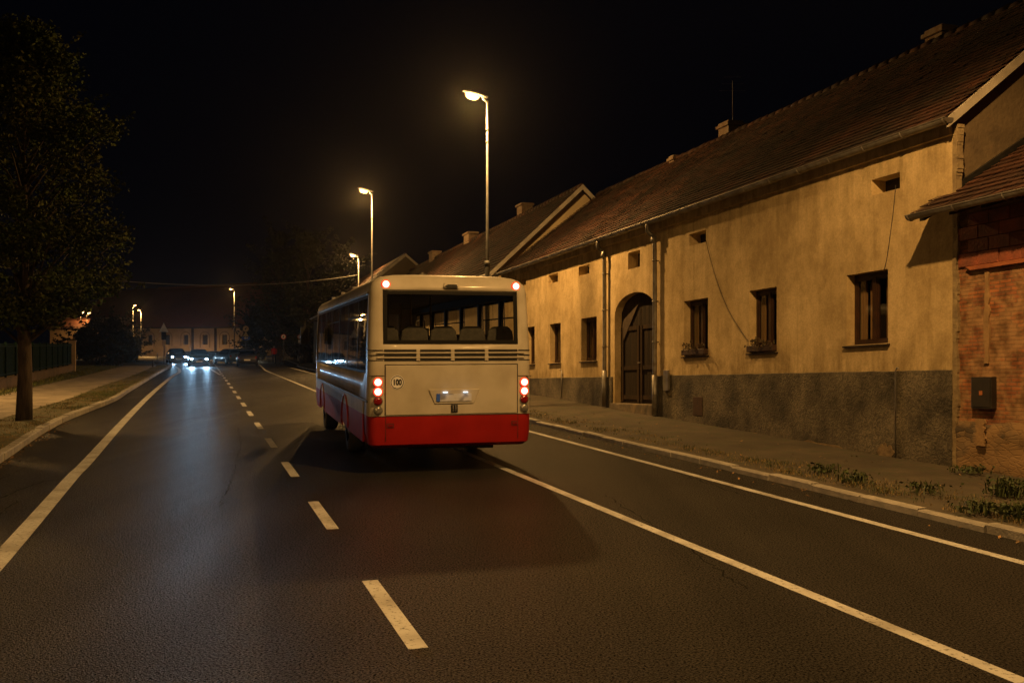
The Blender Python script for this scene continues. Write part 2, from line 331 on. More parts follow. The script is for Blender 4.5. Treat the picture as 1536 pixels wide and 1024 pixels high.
def brickmat():
    m=bpy.data.materials.new('old_red_brick'); m.use_nodes=True; nt=m.node_tree; b=nt.nodes['Principled BSDF']; L=nt.links.new
    tc=node(nt,'ShaderNodeTexCoord'); uv=node(nt,'ShaderNodeUVMap')
    wn=node(nt,'ShaderNodeTexNoise'); wn.inputs['Scale'].default_value=3.5; wn.inputs['Detail'].default_value=6; L(uv.outputs[0],wn.inputs['Vector'])
    wa=node(nt,'ShaderNodeMix',data_type='VECTOR'); wa.inputs[0].default_value=.022; L(uv.outputs[0],wa.inputs[4]); L(wn.outputs['Color'],wa.inputs[5])
    br=node(nt,'ShaderNodeTexBrick'); br.inputs['Scale'].default_value=1; br.inputs['Brick Width'].default_value=.2; br.inputs['Row Height'].default_value=.058
    br.inputs['Mortar Size'].default_value=.009; br.inputs['Mortar Smooth'].default_value=.3; br.inputs['Bias'].default_value=0
    br.inputs['Color1'].default_value=(.42,.16,.065,1); br.inputs['Color2'].default_value=(.24,.095,.05,1); br.inputs['Mortar'].default_value=(.22,.13,.08,1)
    L(wa.outputs[1],br.inputs['Vector'])
    n=node(nt,'ShaderNodeTexNoise'); n.inputs['Scale'].default_value=1.7; n.inputs['Detail'].default_value=9; n.inputs['Roughness'].default_value=.68; L(uv.outputs[0],n.inputs['Vector'])
    r=node(nt,'ShaderNodeValToRGB'); e=r.color_ramp.elements; e[0].position=.44; e[1].position=.53; e[0].color=(0,0,0,1); e[1].color=(.8,.8,.8,1); L(n.outputs['Fac'],r.inputs[0])
    mx=node(nt,'ShaderNodeMix',data_type='RGBA'); L(r.outputs[0],mx.inputs[0]); L(br.outputs['Color'],mx.inputs[6]); mx.inputs[7].default_value=(.36,.23,.12,1)
    n2=node(nt,'ShaderNodeTexNoise'); n2.inputs['Scale'].default_value=5; n2.inputs['Detail'].default_value=8; L(uv.outputs[0],n2.inputs['Vector'])
    r2=node(nt,'ShaderNodeValToRGB'); e=r2.color_ramp.elements; e[0].position=.35; e[1].position=.6; e[0].color=(.5,.46,.42,1); e[1].color=(1.1,1.1,1.1,1); L(n2.outputs['Fac'],r2.inputs[0])
    m3=node(nt,'ShaderNodeMix',data_type='RGBA',blend_type='MULTIPLY'); m3.inputs[0].default_value=1; L(mx.outputs[2],m3.inputs[6]); L(r2.outputs[0],m3.inputs[7])
    L(m3.outputs[2],b.inputs['Base Color']); b.inputs['Roughness'].default_value=.9
    bp=node(nt,'ShaderNodeBump'); bp.inputs['Strength'].default_value=1; bp.inputs['Distance'].default_value=.02
    sb=node(nt,'ShaderNodeMath',operation='SUBTRACT'); L(n2.outputs['Fac'],sb.inputs[0]); L(br.outputs['Fac'],sb.inputs[1])
    L(sb.outputs[0],bp.inputs['Height']); L(bp.outputs[0],b.inputs['Normal'])
    return m
M['brick']=brickmat()
def zpaint(name,steps,rough=.35,coat=.3,dirt=True):
    # paint whose colour changes at given local heights: [(z,color)...] first applies below
    m=bpy.data.materials.new(name); m.use_nodes=True; nt=m.node_tree; b=nt.nodes['Principled BSDF']; L=nt.links.new
    tc=node(nt,'ShaderNodeTexCoord'); sp=node(nt,'ShaderNodeSeparateXYZ'); L(tc.outputs['Object'],sp.inputs[0])
    cur=None
    for i,(z,c) in enumerate(steps):
        if i==0:
            cur=tuple(c)+(1,); continue
        gt=node(nt,'ShaderNodeMath',operation='GREATER_THAN'); L(sp.outputs['Z'],gt.inputs[0]); gt.inputs[1].default_value=z
        mx=node(nt,'ShaderNodeMix',data_type='RGBA'); L(gt.outputs[0],mx.inputs[0])
        if isinstance(cur,tuple): mx.inputs[6].default_value=cur
        else: L(cur,mx.inputs[6])
        mx.inputs[7].default_value=tuple(c)+(1,); cur=mx.outputs[2]
    n=node(nt,'ShaderNodeTexNoise'); n.inputs['Scale'].default_value=2.2; n.inputs['Detail'].default_value=7; L(tc.outputs['Object'],n.inputs['Vector'])
    r=node(nt,'ShaderNodeValToRGB'); e=r.color_ramp.elements; e[0].position=.3; e[1].position=.6; e[0].color=(.78,.76,.72,1); e[1].color=(1,1,1,1); L(n.outputs['Fac'],r.inputs[0])
    mx=node(nt,'ShaderNodeMix',data_type='RGBA',blend_type='MULTIPLY'); mx.inputs[0].default_value=1 if dirt else 0
    if isinstance(cur,tuple): mx.inputs[6].default_value=cur
    else: L(cur,mx.inputs[6])
    L(r.outputs[0],mx.inputs[7]); L(mx.outputs[2],b.inputs['Base Color'])
    b.inputs['Roughness'].default_value=rough; b.inputs['Coat Weight'].default_value=coat; b.inputs['Coat Roughness'].default_value=.1; b.inputs['Specular IOR Level'].default_value=.12
    return m
M['buspaint']=zpaint('bus_paint',[(0,(.29,.013,.011)),(.875,(.45,.42,.355))],.45,.04)
def carpaint(name,c): return pm(name,c,tuple(x*.8 for x in c),3,.3,coat=.8)
# ------------------------------------------------------------------ render, world, camera
cam_d=bpy.data.cameras.new('camera'); cam=bpy.data.objects.new('camera',cam_d); COL.objects.link(cam); S.camera=cam
cam.location=(0,0,CH); cam.rotation_euler=(PI/2,0,0); cam_d.sensor_width=36; cam_d.lens=36*FPX/1536; cam_d.shift_y=(HZ-512)/1536
cam_d.clip_end=3000; cam_d.clip_start=.1
w=bpy.data.worlds.new('World'); S.world=w; w.use_nodes=True
bg=w.node_tree.nodes['Background']; bg.inputs[0].default_value=(.34,.46,1,1); bg.inputs[1].default_value=.0015
S.view_settings.view_transform='Standard'; S.view_settings.look='None'; S.view_settings.exposure=0; S.view_settings.gamma=1
S.cycles.use_denoising=True; S.cycles.sample_clamp_indirect=4; S.cycles.max_bounces=5; S.cycles.transparent_max_bounces=12
S.cycles.blur_glossy=.5; S.cycles.caustics_reflective=False; S.cycles.caustics_refractive=False
# ------------------------------------------------------------------ ground, road, pavements
RS=-.323                                   # the road runs X = c + RS*Y
def rl(c,Y,z=0): return Vector((c+RS*Y,Y,z))
mb=MB(); mb.quad((-700,-150,-.03),(700,-150,-.03),(700,1200,-.03),(-700,1200,-.03)); tag(mb.build('ground',M['ground']),kind='structure')
LK=[g(0,695),g(90,636),g(172,602),g(194,588),g(225,569),g(243,558),g(255,551.5)]
LK=[LK[0]+Vector((.34*d,-d,0)) for d in (45,30,20,10,5)]+LK
LKend=[g(258,549.3),g(255,547),g(245,545.3),g(225,543.6),g(190,541),g(120,537)]
LKall=LK+LKend
def catmull(P,n=6):
    out=[]
    for i in range(len(P)-1):
        a=P[max(i-1,0)];b=P[i];c=P[i+1];d=P[min(i+2,len(P)-1)]
        for k in range(n):
            t=k/n
            out.append(.5*((2*b)+(c-a)*t+(2*a-5*b+4*c-d)*t*t+(3*b-a-3*c+d)*t**3))
    out.append(P[-1]); return out
RKc=8.1
def rk(Y): return Vector((RKc+RS*Y,Y,0))
RK=[rk(Y) for Y in (-30,-10,0,5,10,15,20,25,30,40,50,60,70,80)]
RKend=[Vector((-19.2,88,0)),Vector((-18.5,96,0)),Vector((-12,104,0)),Vector((0,110,0))]
RKall=RK+RKend
LKs=catmull(LKall,5)
poly=[tuple(p) for p in LKs]+[(-95,150,0),(-60,170,0),(20,150,0),(20,112,0)]+[tuple(p) for p in reversed(RKall)]
def ngon(name,poly,mat,z=0):
    bm=bmesh.new(); vs=[bm.verts.new((p[0],p[1],z)) for p in poly]; f=bm.faces.new(vs); bmesh.ops.triangulate(bm,faces=[f])
    bmesh.ops.recalc_face_normals(bm,faces=bm.faces)
    for f in bm.faces:
        if f.normal.z<0: f.normal_flip()
    me=bpy.data.meshes.new(name); bm.to_mesh(me); bm.free(); me.materials.append(mat)
    o=bpy.data.objects.new(name,me); COL.objects.link(o); return tag(o,kind='structure')
ngon('road',poly,M['asphalt'])
def strip(mb,P,wd,z):
    P=[Vector(p) for p in P]; L=[];R=[]
    for i,p in enumerate(P):
        d=(P[min(i+1,len(P)-1)]-P[max(i-1,0)]); d.z=0; d.normalize(); nn=Vector((d.y,-d.x,0))
        L.append(p-nn*wd/2+Vector((0,0,z))); R.append(p+nn*wd/2+Vector((0,0,z)))
    for i in range(len(P)-1): mb.quad(L[i],R[i],R[i+1],L[i+1])
mk=MB()
LL=[g(0,838),g(109,714),g(131,692),g(190,627),g(231,587),g(259,564),g(268,559),g(269.5,556),g(267,552),g(258,548.5),g(245,546.6),g(228,545)]
LL=[LL[0]+Vector((.32*d,-d,0)) for d in (40,20,8,3)]+LL
strip(mk,catmull(LL,5),.19,.0014)
strip(mk,[rl(4.75,Y) for Y in (-30,0,10,20,30,40,50,60,70)]+[g(390,547.5),g(378,544)],.125,.0014)
strip(mk,[rl(7.33,Y) for Y in (-30,0,10,20,30,40,50,60,70,78)],.125,.0014)
# centre dashes
ds=[(877,972),(761,806),(694,719.5),(655,671),(630,641.5)]
def dY(y): return FPX*CH/(y-HZ)
c0=1.4
st=[(dY(b),dY(a)) for a,b in ds]
per=(st[3][0]-st[0][0])/3; ln=(st[1][1]-st[1][0])
Y0=st[0][0]
for k in range(-8,26):
    a=Y0+k*per
    strip(mk,[rl(c0,a),rl(c0,a+ln)],.13,.0014)
strip(mk,[g(330,562),g(322,557),g(314,552)],.14,.0014)
strip(mk,[g(386,541),g(418,539.5),g(447,541)],.35,.0014)
strip(mk,[g(452,548),g(430,540),g(400,536.5)],.3,.0014)
tag(mk.build('road_markings',M['paint'],fix=False),kind='structure')
def crack(pts,w0,seed):
    R=random.Random(seed); P=[]
    for i in range(len(pts)-1):
        a=g(*pts[i]); b=g(*pts[i+1]); n=max(3,int((b-a).length/.12))
        for k in range(n): P.append(a.lerp(b,k/n)+Vector((R.gauss(0,.02),R.gauss(0,.025),0)))
    for i in range(len(P)-1):
        w_=w0*R.uniform(.3,1.3); d=(P[i+1]-P[i]).normalized(); nn=Vector((d.y,-d.x,0))*w_/2; z=Vector((0,0,.0007))
        ck.quad(P[i]-nn+z,P[i]+nn+z,P[i+1]+nn+z,P[i+1]-nn+z)
ck=MB()
crack([(-60,770),(20,738),(62,722),(105,716)],.025,1); crack([(-80,742),(-10,724),(40,700),(88,690)],.018,2)
crack([(120,640),(165,643),(230,645),(330,647)],.03,3); crack([(-40,800),(12,762),(30,748)],.02,4)
crack([(812,660),(900,676),(1010,706),(1120,745)],.016,5); crack([(330,760),(352,705),(362,668),(356,640)],.014,6)
crack([(905,740),(1000,800),(1130,890)],.016,7)
tag(ck.build('road_cracks',pm('tar_filled_crack',(.006,.006,.006),(.010,.010,.009),9,.75,spec=.1),fix=False),kind='structure')
# left kerb stones, verge, pavement
def kerbstones(name,P,side,wd=.15,ht=.12,stone=1.0,jit=.008):
    mb=MB(); acc=[Vector(P[0])]
    # resample
    pts=[Vector(P[0])]; rem=stone
    for i in range(len(P)-1):
        a=Vector(P[i]); b=Vector(P[i+1]); L=(b-a).length; t=0
        while L-t>=rem:
            t+=rem; pts.append(a+(b-a)*(t/L)); rem=stone
        rem-=(L-t)
    for i in range(len(pts)-1):
        a=pts[i]; b=pts[i+1]; d=(b-a).normalized(); nn=Vector((d.y,-d.x,0))*side
        a=a+d*.008; b=b-d*.008
        j=random.uniform(-jit,jit); hz=ht+random.uniform(-jit,jit); j2=random.uniform(-jit,jit)
        c=.018
        prof=[(0,-.05),(0,hz-c),(c,hz),(wd,hz),(wd,-.05)]
        A=[a+nn*(x+j)+Vector((0,0,z)) for x,z in prof]; B=[b+nn*(x+j2)+Vector((0,0,z)) for x,z in prof]
        o=len(mb.v); mb.v.extend([tuple(v) for v in A+B])
        for k in range(5):
            k2=(k+1)%5; mb.f.append([o+k,o+k2,o+5+k2,o+5+k]); mb.m.append(0)
        mb.f.append([o+k for k in range(5)][::-1]); mb.f.append([o+5+k for k in range(5)]); mb.m+= [0,0]
    return tag(mb.build(name,M['kerb']),kind='structure')
kerbstones('kerb',LKs,-1,.16,.13)
RKs=catmull(RKall,4)
kerbstones('kerb',RKs,1,.13,.09,jit=.014)
# gutter strip of setts/dark joint beside the kerb is part of the road
def band(name,A,B,mat,z0=.11,z1=.11,sub=1,rough=0):
    mb=MB(); n=len(A); rows=[]
    for i in range(n):
        r=[]
        for k in range(sub+1):
            t=k/sub; p=Vector(A[i]).lerp(Vector(B[i]),t); e=rough if 0<k<sub else 0
            zz=(z0 if not callable(z0) else z0(p))*(1-t)+(z1 if not callable(z1) else z1(p))*t
            r.append((p.x,p.y,zz+random.uniform(-e,e)))
        rows.append(r)
    for i in range(n-1):
        for k in range(sub): mb.quad(rows[i][k],rows[i+1][k],rows[i+1][k+1],rows[i][k+1])
    bmv=mb.build(name,mat)
    return tag(autosmooth(bmv,2),kind='structure')
def offs(P,d):
    out=[]
    for i,p in enumerate(P):
        t=(P[min(i+1,len(P)-1)]-P[max(i-1,0)]).normalized(); out.append(p+Vector((t.y,-t.x,0))*d)
    return out
cut=[p for p in LKs if p.y<80]
K1=offs(cut,-.16)
VW=1.2
def vw(Y): return VW if Y<40 else max(.9,VW-(Y-40)*.02)
V1=[K1[i]+(offs(cut,-.16-vw(cut[i].y))[i]-K1[i]) for i in range(len(cut))]
band('verge',K1,V1,M['verge'],.115,.13,6,.02)
W1=[V1[i]+(offs(cut,-4.6)[i]-offs(cut,-2.0)[i])*(1.0) for i in range(len(cut))]
band('pavement',V1,W1,M['concrete'],.135,.135,1)
W2=offs(W1,-14)
band('lawn',W1,W2,M['lawn'],.13,lambda p:.35 if p.y>55 else .13,10,.03)
# far-left verge tongue and the lit path beyond
ngon('verge',[g(258,549.3,.1),g(255,547,.1),g(245,545.3,.1),g(225,543.6,.1),g(190,541,.1),g(160,544,.1),g(205,551,.1),g(240,556,.1),g(252,553,.1)],M['verge'],.12)
ngon('pavement',[g(240,553),g(205,549),g(150,543),g(110,533),g(180,532),g(225,536.5),g(262,541),g(250,544)],M['concrete'],.006)
# right pavement
FA=11.9; FS=-.347
def facX(Y): return FA+FS*Y
def wz(p):
    return max(.07,min(.26,.07+(p.y-16)*.012))
cr=[p for p in RKs if p.y<84]
A=offs(cr,.12)
Bf=[Vector((facX(p.y+1.5)+.3,p.y+1.5,0)) for p in cr]
band('pavement',A,Bf,M['dirt'],.078,wz,16,.010)

# ------------------------------------------------------------------ row houses on the right
P0Y=17255/(1430-265)                       # near corner of the long house
P0=Vector((facX(P0Y),P0Y,0))
dl=math.hypot(FS,1); DU=Vector((FS/dl,1/dl,0)); DN=Vector((1/dl,-FS/dl,0))   # along the street, into the house
SH=.0434/dl
def hm(s,n,z):                             # house coordinates -> local vector
    v=DU*s+DN*n; return Vector((v.x,v.y,z-SH*s))
def Fp(px,py,n=0.0):                       # pixel on facade plane -> (s, z_house)
    a=FA+n*dl
    # plane offset n into the house
    Y=FPX*a/(px-768-FPX*FS)
    X=(px-768)/FPX*Y
    s=(Vector((X,Y,0))-P0-DN*n).dot(DU)
    z=CH+(HZ-py)/FPX*Y
    return s,z+SH*s
def hbox(mb,s0,s1,n0,n1,z0,z1,mi=0): mb.box(s0,s1,n0,n1,z0,z1,mi,tf=hm)
GZ=Fp(1407,190,-.2)[1]                      # gutter height
def roof_tiles(mb,s0,s1,n0,z0,n1,z1,tw=.19,th=.165,seed=1,tf=hm,jz=.004):
    R=random.Random(seed)
    L=math.hypot(n1-n0,z1-z0); un=(n1-n0)/L; uz=(z1-z0)/L; nn=-uz; nz=un
    rows=int(L/th)
    cnt=int((s1-s0)/tw)
    for r in range(rows+1):
        a=r*th-.03; b=a+th+.06
        if b>L: b=L
        wob=R.uniform(-.008,.008)
        for c in range(cnt+1):
            sa=s0+c*tw+(tw/2 if r%2 else 0)+.006; sb=min(sa+tw-.012,s1)
            if sa>=s1-.02: continue
            j=R.uniform(-jz,jz)+wob*.3; dl_=R.uniform(-.006,.006); tl=R.uniform(-.003,.003)
            if R.random()<.02: j+=.012; dl_-=.03
            # slumped patches
            lo=.042+j; hi=.008+j
            vs=[]
            for (s,t,o) in ((sa,a+dl_,lo+tl),(sb,a+dl_,lo-tl),(sb,b,hi-tl),(sa,b,hi+tl)):
                vs.append(tf(s,n0+un*t+nn*o,z0+uz*t+nz*o))
            for (s,t,o) in ((sa,a+dl_,lo-.018),(sb,a+dl_,lo-.018)):
                vs.append(tf(s,n0+un*t+nn*o,z0+uz*t+nz*o))
            mb.add(vs,[(0,1,2,3),(0,4,5,1)])
def facade_wall(mb,s0,s1,z0,z1,holes,n=0,depth=.3,mi=0,tf=hm):
    ss=sorted({s0,s1}|{h[0] for h in holes}|{h[1] for h in holes}); zs=sorted({z0,z1}|{h[2] for h in holes}|{h[3] for h in holes})
    for i in range(len(ss)-1):
        for j in range(len(zs)-1):
            cs=(ss[i]+ss[i+1])/2; cz=(zs[j]+zs[j+1])/2
            if any(h[0]<cs<h[1] and h[2]<cz<h[3] for h in holes): continue
            mb.quad(tf(ss[i],n,zs[j]),tf(ss[i+1],n,zs[j]),tf(ss[i+1],n,zs[j+1]),tf(ss[i],n,zs[j+1]),mi)
    for h in holes:
        a,b,c,d=h[:4]
        mb.quad(tf(a,n,c),tf(a,n,d),tf(a,n+depth,d),tf(a,n+depth,c),mi)
        mb.quad(tf(b,n,c),tf(b,n,d),tf(b,n+depth,d),tf(b,n+depth,c),mi)
        mb.quad(tf(a,n,c),tf(b,n,c),tf(b,n+depth,c),tf(a,n+depth,c),mi)
        mb.quad(tf(a,n,d),tf(b,n,d),tf(b,n+depth,d),tf(a,n+depth,d),mi)
house=thing('long_house','long cream plastered house with red tiled roof and arched wooden gate','house',P0)
YE=35.25; SL=(YE-P0Y)*dl
HW=3.8; OV=.20
RZ=GZ+.783*(HW+OV)
def hole(x0,y0,x1,y1):                     # pixel box of the opening: left(far) x0, right(near) x1
    sf,zt=Fp(x0,y0); sn,_=Fp(x1,y0); _,zb=Fp((x0+x1)/2,y1); _,zt=Fp((x0+x1)/2,y0)
    return (sn,sf,zb,zt)
WIN=[hole(1270,408,1332,516),hole(1124,433,1165,528),hole(1026,449,1062,533),hole(872,476,895,541),hole(825,485,841,544),hole(790,490,802,546)]
VENT=[hole(1307,264,1350,288),hole(1034,348,1059,366),hole(942,377,960,402),hole(868,398,884,412),hole(823,411,837,424),hole(781,417,789,428)]
# even the openings of one kind so that they share real sizes
GATE=hole(922,438,983,612)
gs0,gs1,gz0,gz1=GATE
pt=Fp(1240,559)[1]                          # plinth top
M['facade']=facade(pt,GZ,DU,SH)
BOT=-.4
holes=WIN+VENT+[GATE]
mb=MB(); facade_wall(mb,0,SL,BOT,GZ+.02,holes,depth=.34)
# arch over the gate
spring=gz1-.55; R_=(gs1-gs0)/2; cx=(gs0+gs1)/2; K=14
arc=[(cx-R_*math.cos(PI*i/K),spring+.55*math.sin(PI*i/K)) for i in range(K+1)]
for i in range(K):
    (a,za),(b,zb)=arc[i],arc[i+1]
    mb.quad(hm(a,0,za),hm(b,0,zb),hm(b,0,gz1),hm(a,0,gz1)); mb.quad(hm(a,0,za),hm(b,0,zb),hm(b,.34,zb),hm(a,.34,za))
# gable end wall toward the camera, back and far walls
GS=.0
def gable(mb,s,zr=RZ,ze=GZ,hw=HW,ov=OV,bot=BOT,mi=0):
    mb.add([hm(s,0,bot),hm(s,2*hw,bot),hm(s,2*hw,ze+ (zr-ze)*(ov/(hw+ov))),hm(s,hw,zr-.05),hm(s,0,ze+(zr-ze)*(ov/(hw+ov)))],[(0,1,2,3,4)],mi)
gable(mb,SL)
mb.quad(hm(0,2*HW,BOT),hm(SL,2*HW,BOT),hm(SL,2*HW,GZ+.3),hm(0,2*HW,GZ+.3))
wall=mb.build('wall',M['facade'],house)
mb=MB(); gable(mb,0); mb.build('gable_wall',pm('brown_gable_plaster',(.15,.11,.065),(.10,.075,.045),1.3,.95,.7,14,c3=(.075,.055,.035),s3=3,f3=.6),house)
# eaves cornice: stepped band under the gutter
mb=MB(); hbox(mb,0,SL,-.08,0-.001,GZ-.14,GZ+.05); mb.build('cornice',M['facade'],house)
mb=MB(); hbox(mb,-.05,SL,-OV+.03,.0,GZ+.055,GZ+.085)
mb.build('soffit',M['doorwood'],house)
# plinth segments
for a,b in ((.0,gs0-.12),(gs1+.12,SL)):
    mb=MB()
    n=max(2,int((b-a)/.25)); R=random.Random(3)
    top=[pt+R.uniform(-.006,.006) for _ in range(n+1)]
    for i in range(n):
        s_a=a+(b-a)*i/n; s_b=a+(b-a)*(i+1)/n
        mb.quad(hm(s_a,-.035,BOT),hm(s_b,-.035,BOT),hm(s_b,-.035,top[i+1]),hm(s_a,-.035,top[i]))
        mb.quad(hm(s_a,-.035,top[i]),hm(s_b,-.035,top[i+1]),hm(s_b,0,top[i+1]+.012),hm(s_a,0,top[i]+.012))
    mb.quad(hm(a,-.035,BOT),hm(a,0,BOT),hm(a,0,pt),hm(a,-.035,pt)); mb.quad(hm(b,-.035,BOT),hm(b,0,BOT),hm(b,0,pt),hm(b,-.035,pt))
    mb.build('plinth',M['plinth'],house)
# crumbled plaster at the foot
def blob_patch(px0,px1,py,hgt,n,seed):
    R=random.Random(seed); P=[]; s1_,z_=Fp(px0,py); s0_,z0_=Fp(px1,py)
    N=16; up=[];dn=[]
    for i in range(N+1):
        t=i/N; s=s0_+(s1_-s0_)*t; e=math.sin(PI*t)**.6
        up.append(hm(s,-n,z_+hgt*e*R.uniform(.4,1))); dn.append(hm(s,-n,z_-hgt*.9*e*R.uniform(.4,1)))
    return up+dn[::-1]
mb=MB()
for a in ((1090,1160,650,.09,.045,1),(1160,1275,664,.13,.047,2),(1318,1345,676,.17,.05,4),(1290,1420,697,.07,.052,5)):
    P=blob_patch(*a); mb.prism(P,DN*.02)
mb.build('exposed_plaster',pm('crumbled_plaster',(.26,.19,.11),(.15,.11,.07),6,.95,1,15),house)
# roof
mb=MB()
roof_tiles(mb,-.12,SL+.02,-OV,GZ+.10,HW,RZ+.03,seed=4)
mb.quad(hm(-.1,-OV+.02,GZ+.09),hm(SL,-OV+.02,GZ+.09),hm(SL,HW,RZ),hm(-.1,HW,RZ))
mb.quad(hm(-.1,2*HW+OV,GZ+.1),hm(SL,2*HW+OV,GZ+.1),hm(SL,HW,RZ+.02),hm(-.1,HW,RZ+.02))
roof=mb.build('roof',M['tile'],house,fix=False)
mb=MB(); R=random.Random(9)
k=0; s=-.12
while s<SL:
    L=.36; j=R.uniform(-.012,.012)
    mb.tube([hm(s,HW,RZ+.035+j),hm(s+L,HW,RZ+.02+j)],[.105,.09],8); s+=L-.03
mb.build('ridge_tiles',M['tile'],roof,smooth=True)
# verge board on the near gable
mb=MB()
for (n0,z0,n1,z1) in ((-OV-.03,GZ+.06,HW,RZ),):
    P=[hm(-.16,n0,z0+.02),hm(-.16,n1,z1+.04),hm(-.16,n1,z1-.13),hm(-.16,n0,z0-.13)]
    mb.prism(P,DU*.05)
P=[hm(-.16,2*HW+OV,GZ),hm(-.16,HW,RZ+.04),hm(-.16,HW,RZ-.13),hm(-.16,2*HW+OV,GZ-.15)]; mb.prism(P,DU*.05)
mb.build('verge_board',M['verge_board'],roof)
# gutter
def gutter(mb,s0,s1,n,z,r=.075,sag=0,tf=hm):
    K=8; N=24
    for i in range(N):
        a=s0+(s1-s0)*i/N; b=s0+(s1-s0)*(i+1)/N
        for j in range(K):
            t0=PI+PI*j/K; t1=PI+PI*(j+1)/K
            mb.quad(tf(a,n+r*math.cos(t0),z+r*math.sin(t0)),tf(b,n+r*math.cos(t0),z+r*math.sin(t0)),tf(b,n+r*math.cos(t1),z+r*math.sin(t1)),tf(a,n+r*math.cos(t1),z+r*math.sin(t1)))
    for s in (s0,s1):
        mb.add([tf(s,n+r*math.cos(PI+PI*j/K),z+r*math.sin(PI+PI*j/K)) for j in range(K+1)],[tuple(range(K+1))])
    mb.tube([tf(s0,n-r,z),tf(s1,n-r,z)],.012,6)
    m=int((s1-s0)/.9)
    for i in range(m+1):
        s=s0+.05+(s1-s0-.1)*i/max(m,1)
        mb.tube([tf(s,n+r*1.06*math.cos(PI+PI*j/K),z+r*1.06*math.sin(PI+PI*j/K)) for j in range(K+1)]+[tf(s,n+.2,z+.06)],.012,5)
mb=MB(); gutter(mb,-.17,SL+.1,-OV-.04,GZ+.07,.085); gut=mb.build('gutter',M['zinc'],house)
for px,top,bot in ((912,372,608),(988,340,621)):
    s,_=Fp(px,500); zb=Fp(px,bot)[1]-.03
    mb=MB()
    pts=[hm(s+.1,-OV-.05,GZ+.0),hm(s+.1,-OV-.05,GZ-.16),hm(s+.05,-OV*.7,GZ-.30),hm(s,-.17,GZ-.45),hm(s,-.11,GZ-.62),hm(s,-.11,zb)]
    mb.tube(catmull([Vector(p) for p in pts],4),.055,12)
    for z in (GZ-.9,GZ-1.9,GZ-2.9,zb+.5):
        mb.tube([hm(s,-.11,z-.015),hm(s,-.11,z+.015)],.068,12); mb.box(s-.012,s+.012,-.06,0,z-.012,z+.012,tf=hm)
    mb.tube([hm(s,-.11,zb+1.0),hm(s,-.11,zb)],.068,12)
    mb.build('downpipe',M['zinc'],house,smooth=True)
    # the narrow dark strip of bare wall behind the pipe
# antenna, chimneys, vent
def chimney(parent,s,n,ztop,wx=.5,wy=.5,zb=None,name='chimney',mat='brickch',h=1.2):
    mb=MB(); z0=ztop-h
    hbox(mb,s-wx/2,s+wx/2,n-wy/2,n+wy/2,z0,ztop-.16); hbox(mb,s-wx/2-.06,s+wx/2+.06,n-wy/2-.06,n+wy/2+.06,ztop-.159,ztop-.07); hbox(mb,s-wx/2-.01,s+wx/2+.01,n-wy/2-.01,n+wy/2+.01,ztop-.069,ztop)
    o=mb.build(name,M[mat],parent); bevel(o,.012,1); return o
def Rz(px,py,n):                           # point at ridge offset n
    return Fp(px,py,n)
s,z=Rz(1412,43,HW+.3); chimney(roof,s,HW+.3,z,.5,.42)
s,z=Rz(1096,184,HW+.3); ch=chimney(roof,s,HW+.3,z,.55,.5)
mb=MB(); a=hm(s-.1,HW+.3,z-.3); mb.tube([a,a+Vector((0,0,1.5))],.008,6)
for zz,l in ((1.6,.25),(1.4,.32),(1.2,.38)): mb.tube([a+Vector((-l,0,zz)),a+Vector((l,0,zz))],.0035,4)
mb.build('antenna',M['zinc'],ch)
s,z=Rz(1013,234,HW); chimney(roof,s,HW,z,.3,.3)
